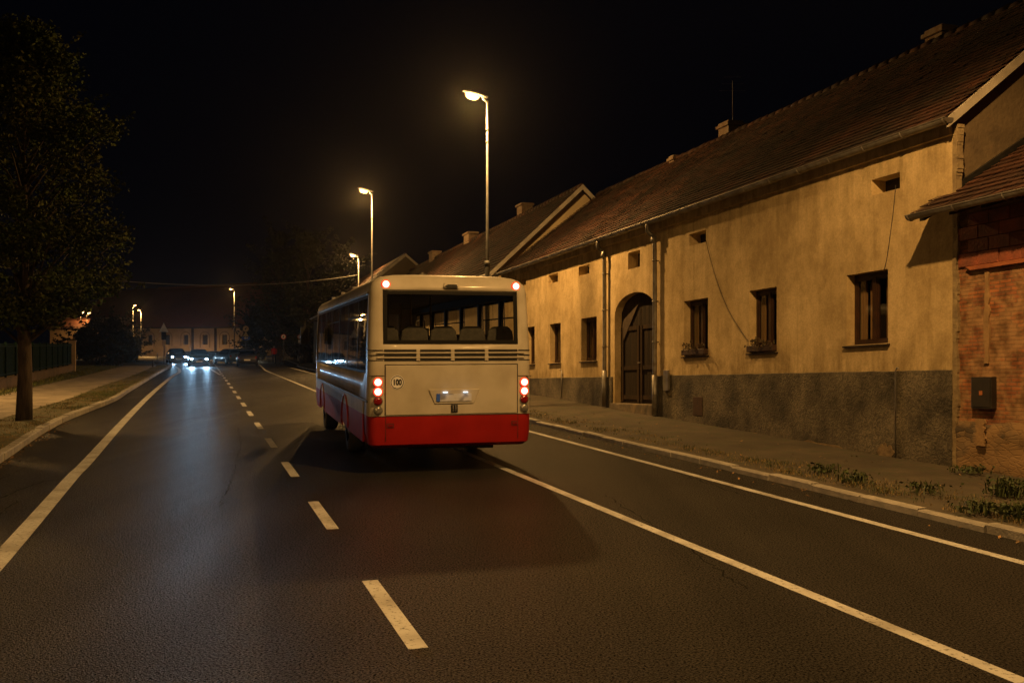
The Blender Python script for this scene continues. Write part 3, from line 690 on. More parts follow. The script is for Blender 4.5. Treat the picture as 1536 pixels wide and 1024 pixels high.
# windows
def house_window(parent,h,k,box=False):
    s0,s1,z0,z1=h; d0=.17
    fr=MB(); t=.055
    hbox(fr,s0,s1,d0,d0+.08,z1-t-.02,z1); hbox(fr,s0,s1,d0,d0+.08,z0,z0+t)
    hbox(fr,s0,s0+t,d0,d0+.08,z0+t+.001,z1-t-.021); hbox(fr,s1-t,s1,d0,d0+.08,z0+t+.001,z1-t-.021)
    m=(s0+s1)/2; hbox(fr,m-.04,m+.04,d0-.01,d0+.085,z0+t+.001,z1-t-.021)
    for a,b in ((s0+t,m-.04),(m+.04,s1-t)):                # sashes
        hbox(fr,a+.001,a+.035,d0+.012,d0+.06,z0+t+.002,z1-t-.022); hbox(fr,b-.035,b-.001,d0+.012,d0+.06,z0+t+.002,z1-t-.022)
        hbox(fr,a+.036,b-.036,d0+.012,d0+.06,z0+t+.002,z0+t+.04); hbox(fr,a+.036,b-.036,d0+.012,d0+.06,z1-t-.06,z1-t-.022)
    W=fr.build('window',M['winframe'],parent)
    gl=MB(); gl.quad(hm(s0+t,d0+.035,z0+t),hm(s1-t,d0+.035,z0+t),hm(s1-t,d0+.035,z1-t),hm(s0+t,d0+.035,z1-t)); gl.build('pane',M['winglass'],W)
    cu=MB(); R=random.Random(k)
    for (a,b) in ((s0+t,s0+t+(s1-s0)*R.uniform(.16,.3)),(m+.03,m+.03+(s1-s0)*R.uniform(.1,.22)),(s1-t-(s1-s0)*.14,s1-t)):
        N=10; 
        for i in range(N):
            x0=a+(b-a)*i/N; x1=a+(b-a)*(i+1)/N
            cu.quad(hm(x0,d0+.12+.02*math.sin(i*1.7),z0+.07),hm(x1,d0+.12+.02*math.sin((i+1)*1.7),z0+.07),hm(x1,d0+.12+.02*math.sin((i+1)*1.7),z1-.1),hm(x0,d0+.12+.02*math.sin(i*1.7),z1-.1))
    cu.build('curtain',M['curtain'],W)
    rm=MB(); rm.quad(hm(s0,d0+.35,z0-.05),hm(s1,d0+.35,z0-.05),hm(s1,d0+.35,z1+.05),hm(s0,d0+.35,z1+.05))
    rm.build('room_dark_sheet',M['room'],W)  # dark sheet standing in for the unlit room behind the pane
    sl=MB(); sl.prism([hm(s0-.05,-.06,z0-.045),hm(s0-.05,-.06,z0-.02),hm(s0-.05,.168,z0+.012),hm(s0-.05,.168,z0-.03)],hm(s1+.05,0,0)-hm(s0-.05,0,0)); sl.build('sill',M['doorwood'],W)
    return W
for k,h in enumerate(WIN): house_window(house,h,k)
for k,h in enumerate(VENT):
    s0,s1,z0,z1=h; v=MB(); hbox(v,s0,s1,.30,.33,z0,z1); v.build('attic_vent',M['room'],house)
# gate
gt=MB(); d=.2
half=[(gs0+.02,cx-.012),(cx+.012,gs1-.02)]
for a,b in half:
    n=5
    for i in range(n):
        x0=a+(b-a)*i/n+.004; x1=a+(b-a)*(i+1)/n-.004
        f=lambda x: spring+.55*math.sqrt(max(0,1-((x-cx)/R_)**2))-.01
        P=[hm(x0,d,gz0+.12),hm(x1,d,gz0+.12),hm(x1,d,f(x1)),hm(x0,d,f(x0))]
        gt.prism(P,DN*.04)
G=gt.build('gate',M['doorwood'],house)
gb=MB()
for z in (gz0+.22,gz0+1.0,gz0+2.05): hbox(gb,gs0+.05,cx-.03,d-.03,d-.001,z,z+.11); hbox(gb,cx+.03,gs1-.05,d-.03,d-.001,z,z+.11)
for x in (gs0+.1,cx-.14,cx+.04,gs1-.2): hbox(gb,x,x+.1,d-.045,d-.031,gz0+.14,gz0+2.15)
gb.build('gate_batten',M['wood'],G)
# raised wedge in a paler colour on upper left leaf
pp=MB(); pp.prism([hm(gs1-.12,d-.04,spring-.15),hm(cx+.1,d-.04,spring+.25),hm(gs1-.12,d-.04,spring-.75)],DN*.02); pp.build('gate_panel',pm('pale_gate_panel',(.09,.065,.045),(.05,.035,.025),5,.8),G)
hd=MB(); hd.tube([hm(cx-.06,d-.05,gz0+1.18),hm(cx-.06,d-.12,gz0+1.18),hm(cx-.18,d-.12,gz0+1.18)],.013,8); hd.build('handle',M['zinc'],G)
st_=MB(); hbox(st_,gs0-.05,gs1+.05,-.12,.4,gz0-.35,gz0+.115); bevel(st_.build('doorstep',M['stone'],house),.02,2)
# wall fittings
def hpanel(name,parent,px0,py0,px1,py1,n0,n1,mat,bev=.006):
    a=hole(px0,py0,px1,py1); mb=MB(); hbox(mb,a[0],a[1],n0,n1,a[2],a[3]); return bevel(mb.build(name,mat,parent),bev,1)
hpanel('cellar_hatch',house,1042,595,1056,623,-.045,-.036,pm('rusty_plate',(.07,.035,.02),(.045,.025,.016),8,.8,.4,30))
hpanel('service_box',house,1000,555,1007,586,-.10,-.037,M['zinc'])
mb=MB(); s,z=Fp(845,555); s2,z2=Fp(845,597); mb.tube([hm(s+.12,-.06,z),hm(s,-.06,z),hm(s,-.06,z2)],.018,8); mb.build('wall_pipe',M['zinc'],house,smooth=True)
mb=MB(); s,z=Fp(1347,553); s2,z2=Fp(1346,690); mb.tube([hm(s-.08,-.05,z),hm(s-.03,-.05,z+.02),hm(s,-.05,z-.03),hm(s,-.05,z2)],.012,8); mb.build('wall_pipe',M['zinc'],house,smooth=True)
mb=MB(); P=[]
for px,py in ((1060,360),(1066,385),(1078,425),(1093,463),(1110,492),(1124,512)):
    s,z=Fp(px,py); P.append(hm(s,-.02,z))
mb.tube(catmull(P,4),.006,5); mb.build('cable',M['cable'],house)
mb=MB(); P=[]
for px,py in ((1345,278),(1342,310),(1337,350),(1332,385),(1328,404)):
    s,z=Fp(px,py); P.append(hm(s,-.02,z))
mb.tube(catmull(P,4),.006,5); mb.build('cable',M['cable'],house)
def mathnoise(x): return .5+.5*math.sin(x*1.7)*math.sin(x*.63+1)
# corner quoin strip at the near corner
mb=MB(); R=random.Random(5)
for i in range(110):
    z=BOT+(GZ-BOT)*i/110; e=.045+.05*mathnoise(i*.23)+R.uniform(0,.012); hbox(mb,-.02-e,-.002,-.012-.01*mathnoise(i*.4+9),.1,z,z+(GZ-BOT)/110)
mb.build('corner_plaster',pm('ragged_plaster',(.33,.26,.15),(.2,.15,.09),5,.95,1,14),house)
# flower boxes on two sills (they rest on the sill: own things)
def flowerbox(h,label,seed):
    s0,s1,z0,z1=h; c=hm((s0+s1)/2,-.08,z0+.0)
    t=thing('flower_box',label,'flower box',P0+c,0,'window boxes of withered flowers')
    def lf(s,n,z): v=DU*s+DN*n; return Vector((v.x,v.y,z-SH*s))
    L=(s1-s0)/2-.02
    mb=MB(); mb.box(-L,L,-.01,.12,.015,.14,tf=lf); bevel(mb.build('trough',pm('brown_trough',(.06,.03,.02),(.04,.02,.015),5,.7),t),.01,1)
    mb=MB(); R=random.Random(seed)
    for i in range(34):
        s=R.uniform(-L,L); n=R.uniform(0,.1); p=lf(s,n,.12); l=R.uniform(.1,.26); q=p+lf(R.uniform(-.13,.13),R.uniform(-.16,.02),l*R.uniform(-.35,1)); mid=(p+q)/2+Vector((0,0,.07))
        mb.tube([p,mid,q],[.006,.005,.003],4)
        for k in range(5):
            c_=mid.lerp(q,k/4)+Vector((R.uniform(-.02,.02),R.uniform(-.02,.02),R.uniform(-.02,.02))); a=Vector((R.uniform(-1,1),R.uniform(-1,1),R.uniform(-1,1))).normalized()*.024; b=a.orthogonal().normalized()*.02
            mb.add([c_-a,c_+b,c_+a,c_-b],[(0,1,2,3)])
    mb.build('withered_plants',pm('withered_plants',(.09,.05,.03),(.05,.045,.02),9,.8,island=.4),t,fix=False)
flowerbox(WIN[1],'trough of withered flowers on the sill nearer the brick building, cable above',11)
flowerbox(WIN[2],'trough of withered flowers on the sill of the window nearest the gate',12)

# ------------------------------------------------------------------ brick building at right edge
brick=thing('brick_building','low ruinous brick building with tiled lean roof at right edge','building',P0)
SB=-7
BE=3.95; BP=.6; BO=.5                       # eave height, pitch, overhang
mb=MB(); x=[]
N=20
pts_bottom=Fp(1500,640)[1]
def uvbox(mb): pass
mb.quad(hm(SB,.03,BOT),hm(-.07,.03,BOT),hm(-.07,.03,BE+.25),hm(SB,.03,BE+.25))
mb.quad(hm(SB,.03,BOT),hm(SB,6,BOT),hm(SB,6,BE+.3),hm(SB,.03,BE+.3))
bw=mb.build('wall',M['brick'],brick)
uvl=bw.data.uv_layers.new(name='UVMap')
for lp in bw.data.loops:
    co=bw.data.vertices[lp.vertex_index].co; s=co.dot(DU)+co.dot(DN); uvl.data[lp.index].uv=(s,co.z+SH*co.dot(DU))
# rubble stone base: uneven masonry face
def stonemat():
    m=bpy.data.materials.new('rubble_masonry'); m.use_nodes=True; nt=m.node_tree; b=nt.nodes['Principled BSDF']; L=nt.links.new
    tc=node(nt,'ShaderNodeTexCoord'); mp=node(nt,'ShaderNodeMapping'); mp.inputs['Scale'].default_value=(1.7,1.7,3.4); L(tc.outputs['Object'],mp.inputs[0])
    n=node(nt,'ShaderNodeTexNoise'); n.inputs['Scale'].default_value=3; n.inputs['Detail'].default_value=6; L(tc.outputs['Object'],n.inputs['Vector'])
    wa=node(nt,'ShaderNodeMix',data_type='VECTOR'); wa.inputs[0].default_value=.25; L(mp.outputs[0],wa.inputs[4]); L(n.outputs['Color'],wa.inputs[5])
    v=node(nt,'ShaderNodeTexVoronoi'); L(wa.outputs[1],v.inputs['Vector']); e_=node(nt,'ShaderNodeTexVoronoi',feature='DISTANCE_TO_EDGE'); L(wa.outputs[1],e_.inputs['Vector'])
    r=node(nt,'ShaderNodeValToRGB'); e=r.color_ramp.elements; e[0].color=(.07,.055,.04,1); e[1].color=(.26,.18,.10,1); sp=node(nt,'ShaderNodeSeparateColor'); L(v.outputs['Color'],sp.inputs[0]); L(sp.outputs[0],r.inputs[0])
    r2=node(nt,'ShaderNodeValToRGB'); e=r2.color_ramp.elements; e[0].position=0; e[1].position=.10; e[0].color=(.78,.74,.68,1); e[1].color=(1,1,1,1); L(e_.outputs['Distance'],r2.inputs[0])
    mx=node(nt,'ShaderNodeMix',data_type='RGBA',blend_type='MULTIPLY'); mx.inputs[0].default_value=1; L(r.outputs[0],mx.inputs[6]); L(r2.outputs[0],mx.inputs[7])
    n3=node(nt,'ShaderNodeTexNoise'); n3.inputs['Scale'].default_value=2.2; n3.inputs['Detail'].default_value=8; L(tc.outputs['Object'],n3.inputs['Vector'])
    r3=node(nt,'ShaderNodeValToRGB'); e=r3.color_ramp.elements; e[0].position=.44; e[1].position=.56; L(n3.outputs['Fac'],r3.inputs[0])
    m3=node(nt,'ShaderNodeMix',data_type='RGBA'); L(r3.outputs[0],m3.inputs[0]); L(mx.outputs[2],m3.inputs[6]); m3.inputs[7].default_value=(.25,.16,.08,1)
    L(m3.outputs[2],b.inputs['Base Color']); b.inputs['Roughness'].default_value=.95
    bp=node(nt,'ShaderNodeBump'); bp.inputs['Strength'].default_value=1; bp.inputs['Distance'].default_value=.02; ad=node(nt,'ShaderNodeMath',operation='ADD'); L(r2.outputs[0],ad.inputs[0]); L(n.outputs['Fac'],ad.inputs[1]); L(ad.outputs[0],bp.inputs['Height']); L(bp.outputs[0],b.inputs['Normal'])
    return m
mb=MB(); R=random.Random(21); zt=Fp(1480,632)[1]; NX=60; NZ=9
from mathutils import noise as mnoise
G_=[]
for i in range(NX+1):
    for k in range(NZ+1):
        s=-.08-5*i/NX; tt=(zt+ .06*mnoise.noise(Vector((s*2.3,0,5)))-BOT); z=BOT+tt*k/NZ
        e=.04+.05*mnoise.noise(Vector((s*2.4,z*4,1)))+.02*R.random()
        if k==NZ: e=-.01
        G_.append(hm(s,.03-e,z))
for i in range(NX):
    for k in range(NZ): a=i*(NZ+1)+k; mb.f.append([a,a+1,a+NZ+2,a+NZ+1]); mb.m.append(0)
mb.v=[tuple(v) for v in G_]
mb.build('stone_base',stonemat(),brick,smooth=True)
# tile-hung band under the eave: large hollow blocks
mb=MB(); R=random.Random(8); z0=Fp(1500,393)[1]; 
bh=.2
for r in range(4):
    s=-.09-(.2 if r%2 else 0)
    zz=z0+r*bh
    while s>SB+.5:
        e=R.uniform(0,.012); hbox(mb,s-.385,s-.006,-.0-e,.029,zz+.006,zz+bh-.004); s-=.39
bevel(mb.build('block_course',pm('hollow_clay_blocks',(.22,.06,.03),(.13,.045,.028),4,.85,.6,25,island=.3),brick),.006,1)
mb=MB(); a=Fp(1458,408); b=Fp(1536,396); mb.prism([hm(a[0],-.04,z0-.06),hm(SB+2,-.04,z0-.045),hm(SB+2,-.04,z0-.0),hm(a[0]+.1,-.04,z0-.0)],DN*.06); mb.build('lintel_course',pm('brick_ledge',(.36,.12,.05),(.25,.08,.04),5,.9,.5,25),brick)
# plaster remnants: vertical seam
seam_m=pm('ochre_plaster_seam',(.36,.23,.11),(.25,.16,.08),4,.9,.6,18)
for px,w_,ya,yb in ((1480,7,408,545),(1478,13,628,668)):
    mb=MB()
    h_=hole(px-w_/2,ya,px+w_/2,yb); R=random.Random(px); N=14; L_=[];R2=[]
    for i in range(N+1):
        z=h_[2]+(h_[3]-h_[2])*i/N; L_.append(hm(h_[0]+R.uniform(-.02,.02),.0,z)); R2.append(hm(h_[1]+R.uniform(-.02,.02),.0,z))
    if ya>600: L_=[v-DN*.1 for v in L_]; R2=[v-DN*.1 for v in R2]
    mb.prism(L_+R2[::-1],DN*.028)
    mb.build('plaster_seam',seam_m,brick)
# meter box
h_=hole(1462,565,1493,613); mb=MB(); hbox(mb,h_[0],h_[1],-.07,.029,h_[2],h_[3]); mbx=bevel(mb.build('meter_box',pm('black_metal_box',(.018,.016,.015),(.03,.025,.02),6,.5),brick),.008,2)
mb=MB(); hbox(mb,h_[0]+.03,h_[1]-.03,-.078,-.071,h_[2]+.03,h_[3]-.03); bevel(mb.build('box_door',pm('black_box_door',(.022,.02,.018),(.03,.026,.02),6,.45),mbx),.004,1)
mb=MB(); c=((h_[0]+h_[1])/2,(h_[2]+h_[3])/2); hbox(mb,c[0]-.03,c[0]+.03,-.082,-.0785,c[1]-.03,c[1]+.03); mb.build('warning_label',pm('orange_label',(.45,.16,.05),(.35,.12,.04),5,.7),mbx)
# lean roof
mb=MB(); roof_tiles(mb,SB,.30,-BO,BE,-.01,BE+BP*(BO-.01),.2,.2,seed=12)
roof_tiles(mb,SB,-.10,0,BE+BP*BO,4.2,BE+BP*(BO+4.2),.2,.2,seed=13)
mb.quad(hm(SB,-BO,BE-.01),hm(.29,-BO,BE-.01),hm(.29,-.02,BE+BP*(BO-.02)-.01),hm(SB,-.02,BE+BP*(BO-.02)-.01))
mb.quad(hm(SB,0,BE+BP*BO-.01),hm(-.09,0,BE+BP*BO-.01),hm(-.09,4.2,BE+BP*(BO+4.2)-.01),hm(SB,4.2,BE+BP*(BO+4.2)-.01))
br=mb.build('roof',M['tile2'],brick,fix=False)
mb=MB(); gutter(mb,SB,.33,-BO-.05,BE-.02,.075); mb.build('gutter',M['zinc'],brick)
mb=MB()
for i in range(12):
    s=.12-i*.6; 
    if s>-.1 and s>0: pass
    mb.prism([hm(s,-BO+.06,BE-.03),hm(s,-BO+.06,BE-.12),hm(s,-.01 if s>0 else .3,BE+.10),hm(s,-.01 if s>0 else .3,BE+.22)],DU*.1)
mb.build('rafter_tail',M['wood'],brick)
mb=MB(); mb.prism([hm(-.065,0,BE+BP*BO+.02),hm(-.065,4.2,BE+BP*(BO+4.2)+.02),hm(-.065,4.2,BE+BP*(BO+4.2)+.12),hm(-.065,0,BE+BP*BO+.12)],DU*.06); mb.build('flashing',M['dark'],br)

# ------------------------------------------------------------------ neighbour houses further on
def neighbour(name,label,Ys,Ye,hw,zE,zR,seed,chims,mat='wall2'):
    s0=(Ys-P0Y)*dl; s1=(Ye-P0Y)*dl
    t=thing(name,label,'house',P0+DU*s0)
    off=DU*s0
    def m2(s,n,z): v=hm(s,n,z)-off; return v
    mb=MB(); ov=.4; e=zE+(zR-zE)*(ov/(hw+ov))
    for s in (s0,s1): mb.add([m2(s,0,BOT),m2(s,2*hw,BOT),m2(s,2*hw,e),m2(s,hw,zR-.06),m2(s,0,e)],[(0,1,2,3,4)])
    wn=[]
    k=s0+2
    while k<s1-2: wn.append((k,k+.9,1.9,3.2)); k+=3.2
    facade_wall(mb,s0,s1,BOT,e,wn,tf=m2); mb.quad(m2(s0,2*hw,BOT),m2(s1,2*hw,BOT),m2(s1,2*hw,e),m2(s0,2*hw,e))
    mb.build('wall',M[mat],t)
    for (a,b,c,d_) in wn:
        q=MB(); q.box(a,b,.2,.24,c,d_,tf=m2); W=q.build('window',M['winframe'],t)
        q=MB(); q.box(a+.08,(a+b)/2-.04,.19,.199,c+.08,d_-.08,tf=m2); q.box((a+b)/2+.04,b-.08,.19,.199,c+.08,d_-.08,tf=m2); q.build('pane',M['dark'],W)
    mb=MB(); roof_tiles(mb,s0-.25,s1,-ov,zE+.02,hw,zR,.24,.24,seed,tf=m2)
    mb.quad(m2(s0-.2,-ov,zE),m2(s1,-ov,zE),m2(s1,hw,zR-.02),m2(s0-.2,hw,zR-.02)); mb.quad(m2(s0-.2,2*hw+ov,zE),m2(s1,2*hw+ov,zE),m2(s1,hw,zR-.02),m2(s0-.2,hw,zR-.02))
    rf=mb.build('roof',M['tile'],t,fix=False)
    mb=MB()
    mb.prism([m2(s0-.3,-ov-.05,zE+.06),m2(s0-.3,hw,zR+.07),m2(s0-.3,hw,zR-.12),m2(s0-.3,-ov-.05,zE-.12)],DU*.05)
    mb.prism([m2(s0-.3,2*hw+ov+.05,zE+.06),m2(s0-.3,hw,zR+.07),m2(s0-.3,hw,zR-.12),m2(s0-.3,2*hw+ov+.05,zE-.12)],DU*.05)
    mb.build('verge_board',M['verge_board'],rf)
    mb=MB(); s=s0-.25
    while s<s1: mb.tube([m2(s,hw,zR+.03),m2(s+.38,hw,zR+.015)],[.11,.095],6); s+=.36
    mb.build('ridge_tiles',M['tile'],rf,smooth=True)
    for (px,py,n,wx) in chims:
        s,z=Fp(px,py,n); q=MB(); q.box(s-wx/2,s+wx/2,n-.25,n+.25,z-1.3,z,tf=m2); q.box(s-wx/2-.06,s+wx/2+.06,n-.31,n+.31,z-.11,z-.02,tf=m2); q.build('chimney',M['brickch'],rf)
    mb=MB(); mb.tube([m2(s0-.3,-ov-.06,zE),m2(s1,-ov-.06,zE)],.07,8); mb.build('gutter',M['zinc'],t)
    return t
S2=(35.6-P0Y)*dl
_,zr2=Fp(875,279,3.25); 
neighbour('gabled_house','steep gabled house with long tiled roof just beyond the cream one','',35.6,0,0,0,0,0,[]) if False else None
neighbour('gabled_house','steeply gabled tiled house joined to the far end of the long cream house',35.7,62,3.25,Fp(757,404,-.4)[1],zr2,31,[(787,306,3.6,.7),(706,349,3.4,.9),(652,377,3.3,.8)])
_,zr3=Fp(605,384,3.4)
neighbour('gabled_house','small far gable house beyond the steep gabled roof, rising over the bus',64.5,84,3.4,Fp(545,440,-.4)[1],zr3,33,[],'wall3')

# ------------------------------------------------------------------ street lamps
HPS=(1,.53,.155)
def lamp_light(name,loc,P,parent,radius=.12,ang=165,col=HPS,blend=.35):
    l=bpy.data.lights.new(name,'SPOT'); l.energy=P; l.color=col; l.spot_size=math.radians(ang); l.spot_blend=blend; l.shadow_soft_size=radius
    o=bpy.data.objects.new(name,l); COL.objects.link(o); o.parent=parent; o.location=loc; return o
def street_lamp(base,zh,label,headdir=PI,power=3000,lens='sodium',arm=.5,light=True,rad=.07,z0=0,ang=158,blend=.35,halo=.6):
    t=thing('street_lamp',label,'street lamp',base,0,'sodium street lamps along the road')
    H=zh-base[2]
    mb=MB(); rad=rad*.78; mb.tube([(0,0,0),(0,0,H*.46),(0,0,H*.465)],[rad*1.25,rad*1.2,rad*.95],12); mb.tube([(0,0,H*.464),(0,0,H*.47),(0,0,H-.13)],[rad*.95,rad*.8,rad*.52],12)
    mb.tube([(0,0,0),(0,0,.35)],rad*1.6,12); mb.tube([(0,0,H-1.0),(0,0,H-.95)],rad*.9,10); mb.tube([(0,0,H-1.35),(0,0,H-1.3)],rad*.9,10)
    mb.tube([(0,0,H*.45),(0,0,H*.47)],rad*1.45,12)
    mb.build('pole',M['lampmetal'],t,smooth=True)
    dx,dy=math.cos(headdir),math.sin(headdir)
    mb=MB(); mb.tube([(-dx*.02,-dy*.02,H-.17),(dx*.1,dy*.1,H-.10),(dx*arm,dy*arm,H-.01)],[.03,.026,.024],8); mb.build('arm',M['lampmetal'],t,smooth=True)
    # luminaire: tapered shell
    Rm=Matrix.Rotation(headdir,4,'Z')@Matrix.Rotation(math.radians(-14),4,'Y')
    hd=MB(); sec=[(-.12,.05,.03),(0,.09,.05),(.18,.14,.075),(.42,.15,.085),(.58,.11,.06),(.64,.05,.02)]
    rings=[]
    for (x,wy,hz) in sec: rings.append([(x,wy*math.cos(a),max(-.012,hz*math.sin(a))) for a in [2*PI*i/14 for i in range(14)]])
    o0=len(hd.v)
    for r in rings:
        for v in r: hd.v.append(tuple(Rm@Vector(v)+Vector((dx*(arm-.05),dy*(arm-.05),H))))
    for i in range(len(rings)-1):
        for j in range(14): hd.f.append([i*14+j,i*14+(j+1)%14,(i+1)*14+(j+1)%14,(i+1)*14+j]); hd.m.append(0)
    hd.f.append(list(range(14))); hd.f.append(list(range((len(rings)-1)*14,len(rings)*14))); hd.m+=[0,0]
    head=hd.build('lamp_head',M['lampmetal'],t,smooth=True)
    ln=MB(); 
    # bowl lens bulging under the shell
    R0=[]
    for k,(rr,zz) in enumerate(((1,-.01),(.95,-.08),(.7,-.14),(.3,-.165))):
        R0.append([Vector((.33+.22*rr*math.cos(a),.125*rr*math.sin(a),zz)) for a in [2*PI*i/16 for i in range(16)]])
    for r in R0:
        for v in r: ln.v.append(tuple(Rm@v+Vector((dx*(arm-.05),dy*(arm-.05),H))))
    for i in range(3):
        for j in range(16): ln.f.append([i*16+j,i*16+(j+1)%16,(i+1)*16+(j+1)%16,(i+1)*16+j]); ln.m.append(0)
    ln.f.append(list(range(48,64))); ln.m.append(0)
    ln.build('lens',M[lens],head,smooth=True)
    if light:
        p=Rm@Vector((.33,0,-.27))+Vector((dx*(arm-.05),dy*(arm-.05),H)); lamp_light('lamp_light',p,power,t,ang=ang,blend=blend)
        l=bpy.data.lights.new('lamp_halo','POINT'); l.energy=power*halo; l.color=HPS; l.shadow_soft_size=.12  # extra point light added at the head to make a round halo
        o=bpy.data.objects.new('lamp_halo',l); COL.objects.link(o); o.parent=t; o.location=p-Vector((0,0,.02))
    return t
# lamp just outside the frame on the right, then the row up the street
roadleft=PI+math.radians(4)
def kp(Y,px,zh,py=None): return gx(px,Y,.12)
LP=2950
street_lamp((5.9,9.0,.1),9.2,'street lamp outside the right edge lighting the cream wall and bus rear',math.radians(185),LP*1.25,arm=2.2,halo=.02)
street_lamp((-9,-3,.13),9.6,'added unseen lamp behind the camera, brightening the bus side',math.radians(10),LP*1.0,arm=.9,halo=.02)  # lamp added behind the camera to brighten the bus side
street_lamp((-19.3,31,.13),7.4,'added unseen lamp left of the frame, brightening the near pavement and bus side',-.3,2700,arm=.7,ang=168,blend=.4,halo=.02)  # lamp added out of view for the left pavement and bus side
street_lamp(gx(731,28,.12),9.1,'tall lamp on a pole right behind the bus, highest and brightest',PI,LP*.9,arm=.15,ang=135,blend=.65)
street_lamp(gx(558,47,.12),9.35,'lamp on a thin pole rising left of the highest lamp',PI,LP,arm=.12,ang=135,blend=.65)
street_lamp(gx(538,72,.12),8.5,'small distant lamp whose pole stands just left of the bus roof',PI,LP*.8,arm=.15,lens='sodium_far')
street_lamp(gx(351.5,140,.05),9.8,'far lamp standing before the hall, right of its arches',PI,LP*1.9,halo=.12,arm=.2,rad=.09)
street_lamp(gx(211.5,150,.05),7.1,'far lamp before the hall, shorter of the close pair on the left',PI,LP*1.6,halo=.12,arm=.0,rad=.08)
street_lamp(gx(199.5,152,.05),7.9,'far lamp before the hall, taller and leftmost of the close pair',0,LP*.7,halo=.12,arm=.0,rad=.08,lens='sodium_far')

# ------------------------------------------------------------------ the bus
hd_=math.atan2(408,1450)
Bpos=Vector((-.903,14.54,0))
bus=thing('bus','white and red bus seen from behind, straddling the white line with tail lamps lit','bus',Bpos,hd_)
BL=10.3
zl=[.40,.45,.6,.875,1.10,1.5,1.66,1.84,1.95,2.3,2.68,2.735,2.80,2.86,2.915,2.955,2.985,3.005,3.018]
hwl=[1.17,1.225,1.245,1.25,1.25,1.25,1.25,1.247,1.245,1.232,1.215,1.21,1.20,1.175,1.12,1.03,.85,.55,.2]
yrl=[.07,.02,.0,0,0,0,.0,.01,.015,.04,.065,.07,.085,.11,.15,.2,.3,.5,.8]
ybr=[.32,1.5,3.0,4.5,6.0,7.5,8.9,9.85]
ysm=sorted(set(ybr+[.62,9.6]))
xr=[-1.02,-.5,0,.5,1.02]
def ring(i):
    z=zl[i]; hw=hwl[i]; yr=yrl[i]; yf=BL-yr*1.3; r=.13; c=min(1,(hw-r)/1.09) if hw>.3 else .2
    if hw<.9: r=.13*hw
    P=[]
    for x in xr: P.append((x*(c if c<1 else 1),yr,'r'))
    for k in range(6):
        a=PI/2*k/5; P.append((hw-r+r*math.sin(a),yr+r-r*math.cos(a),'c'))
    for y in ysm: P.append((hw,max(y,yr+r+.01),'s'))
    for k in range(6):
        a=PI/2*k/5; P.append((hw-r+r*math.cos(a),yf-r+r*math.sin(a),'c'))
    for x in (.9,0,-.9): P.append((x*min(c,1)*.9,yf,'f'))
    for k in range(6):
        a=PI/2*k/5; P.append((-(hw-r+r*math.sin(a)),yf-r+r*math.cos(a),'c'))
    for y in ysm[::-1]: P.append((-hw,max(y,yr+r+.01),'s'))
    for k in range(6):
        a=PI/2*k/5; P.append((-(hw-r+r*math.cos(a)),yr+r-r*math.sin(a),'c'))
    return [(p[0],p[1],z) for p in P],[p[2] for p in P]
rings=[ring(i) for i in range(len(zl))]; NP=len(rings[0][0])
mb=MB()
for r,_ in rings: mb.v.extend(r)
for i in range(len(zl)-1):
    zc=(zl[i]+zl[i+1])/2
    for j in range(NP):
        j2=(j+1)%NP; kk=(rings[0][1][j],rings[0][1][j2])
        a=rings[3][0][j]; b=rings[3][0][j2]; ym=(a[1]+b[1])/2
        if kk==('r','r') and 1.95<zc<2.735: continue
        if kk==('s','s'):
            if 1.5<zc<2.68 and .32<ym<9.85: continue
            if zc<1.10 and .62<ym<9.6: continue
        if kk==('f','f') and 1.3<zc<2.68: continue
        mb.f.append([i*NP+j,i*NP+j2,(i+1)*NP+j2,(i+1)*NP+j]); mb.m.append(0)
mb.f.append([(len(zl)-1)*NP+j for j in range(NP)]); mb.m.append(0)
body=mb.build('body',M['buspaint'],bus); autosmooth(body,.65)
sm=body.modifiers.new('s','SOLIDIFY'); sm.thickness=.03; sm.offset=-1
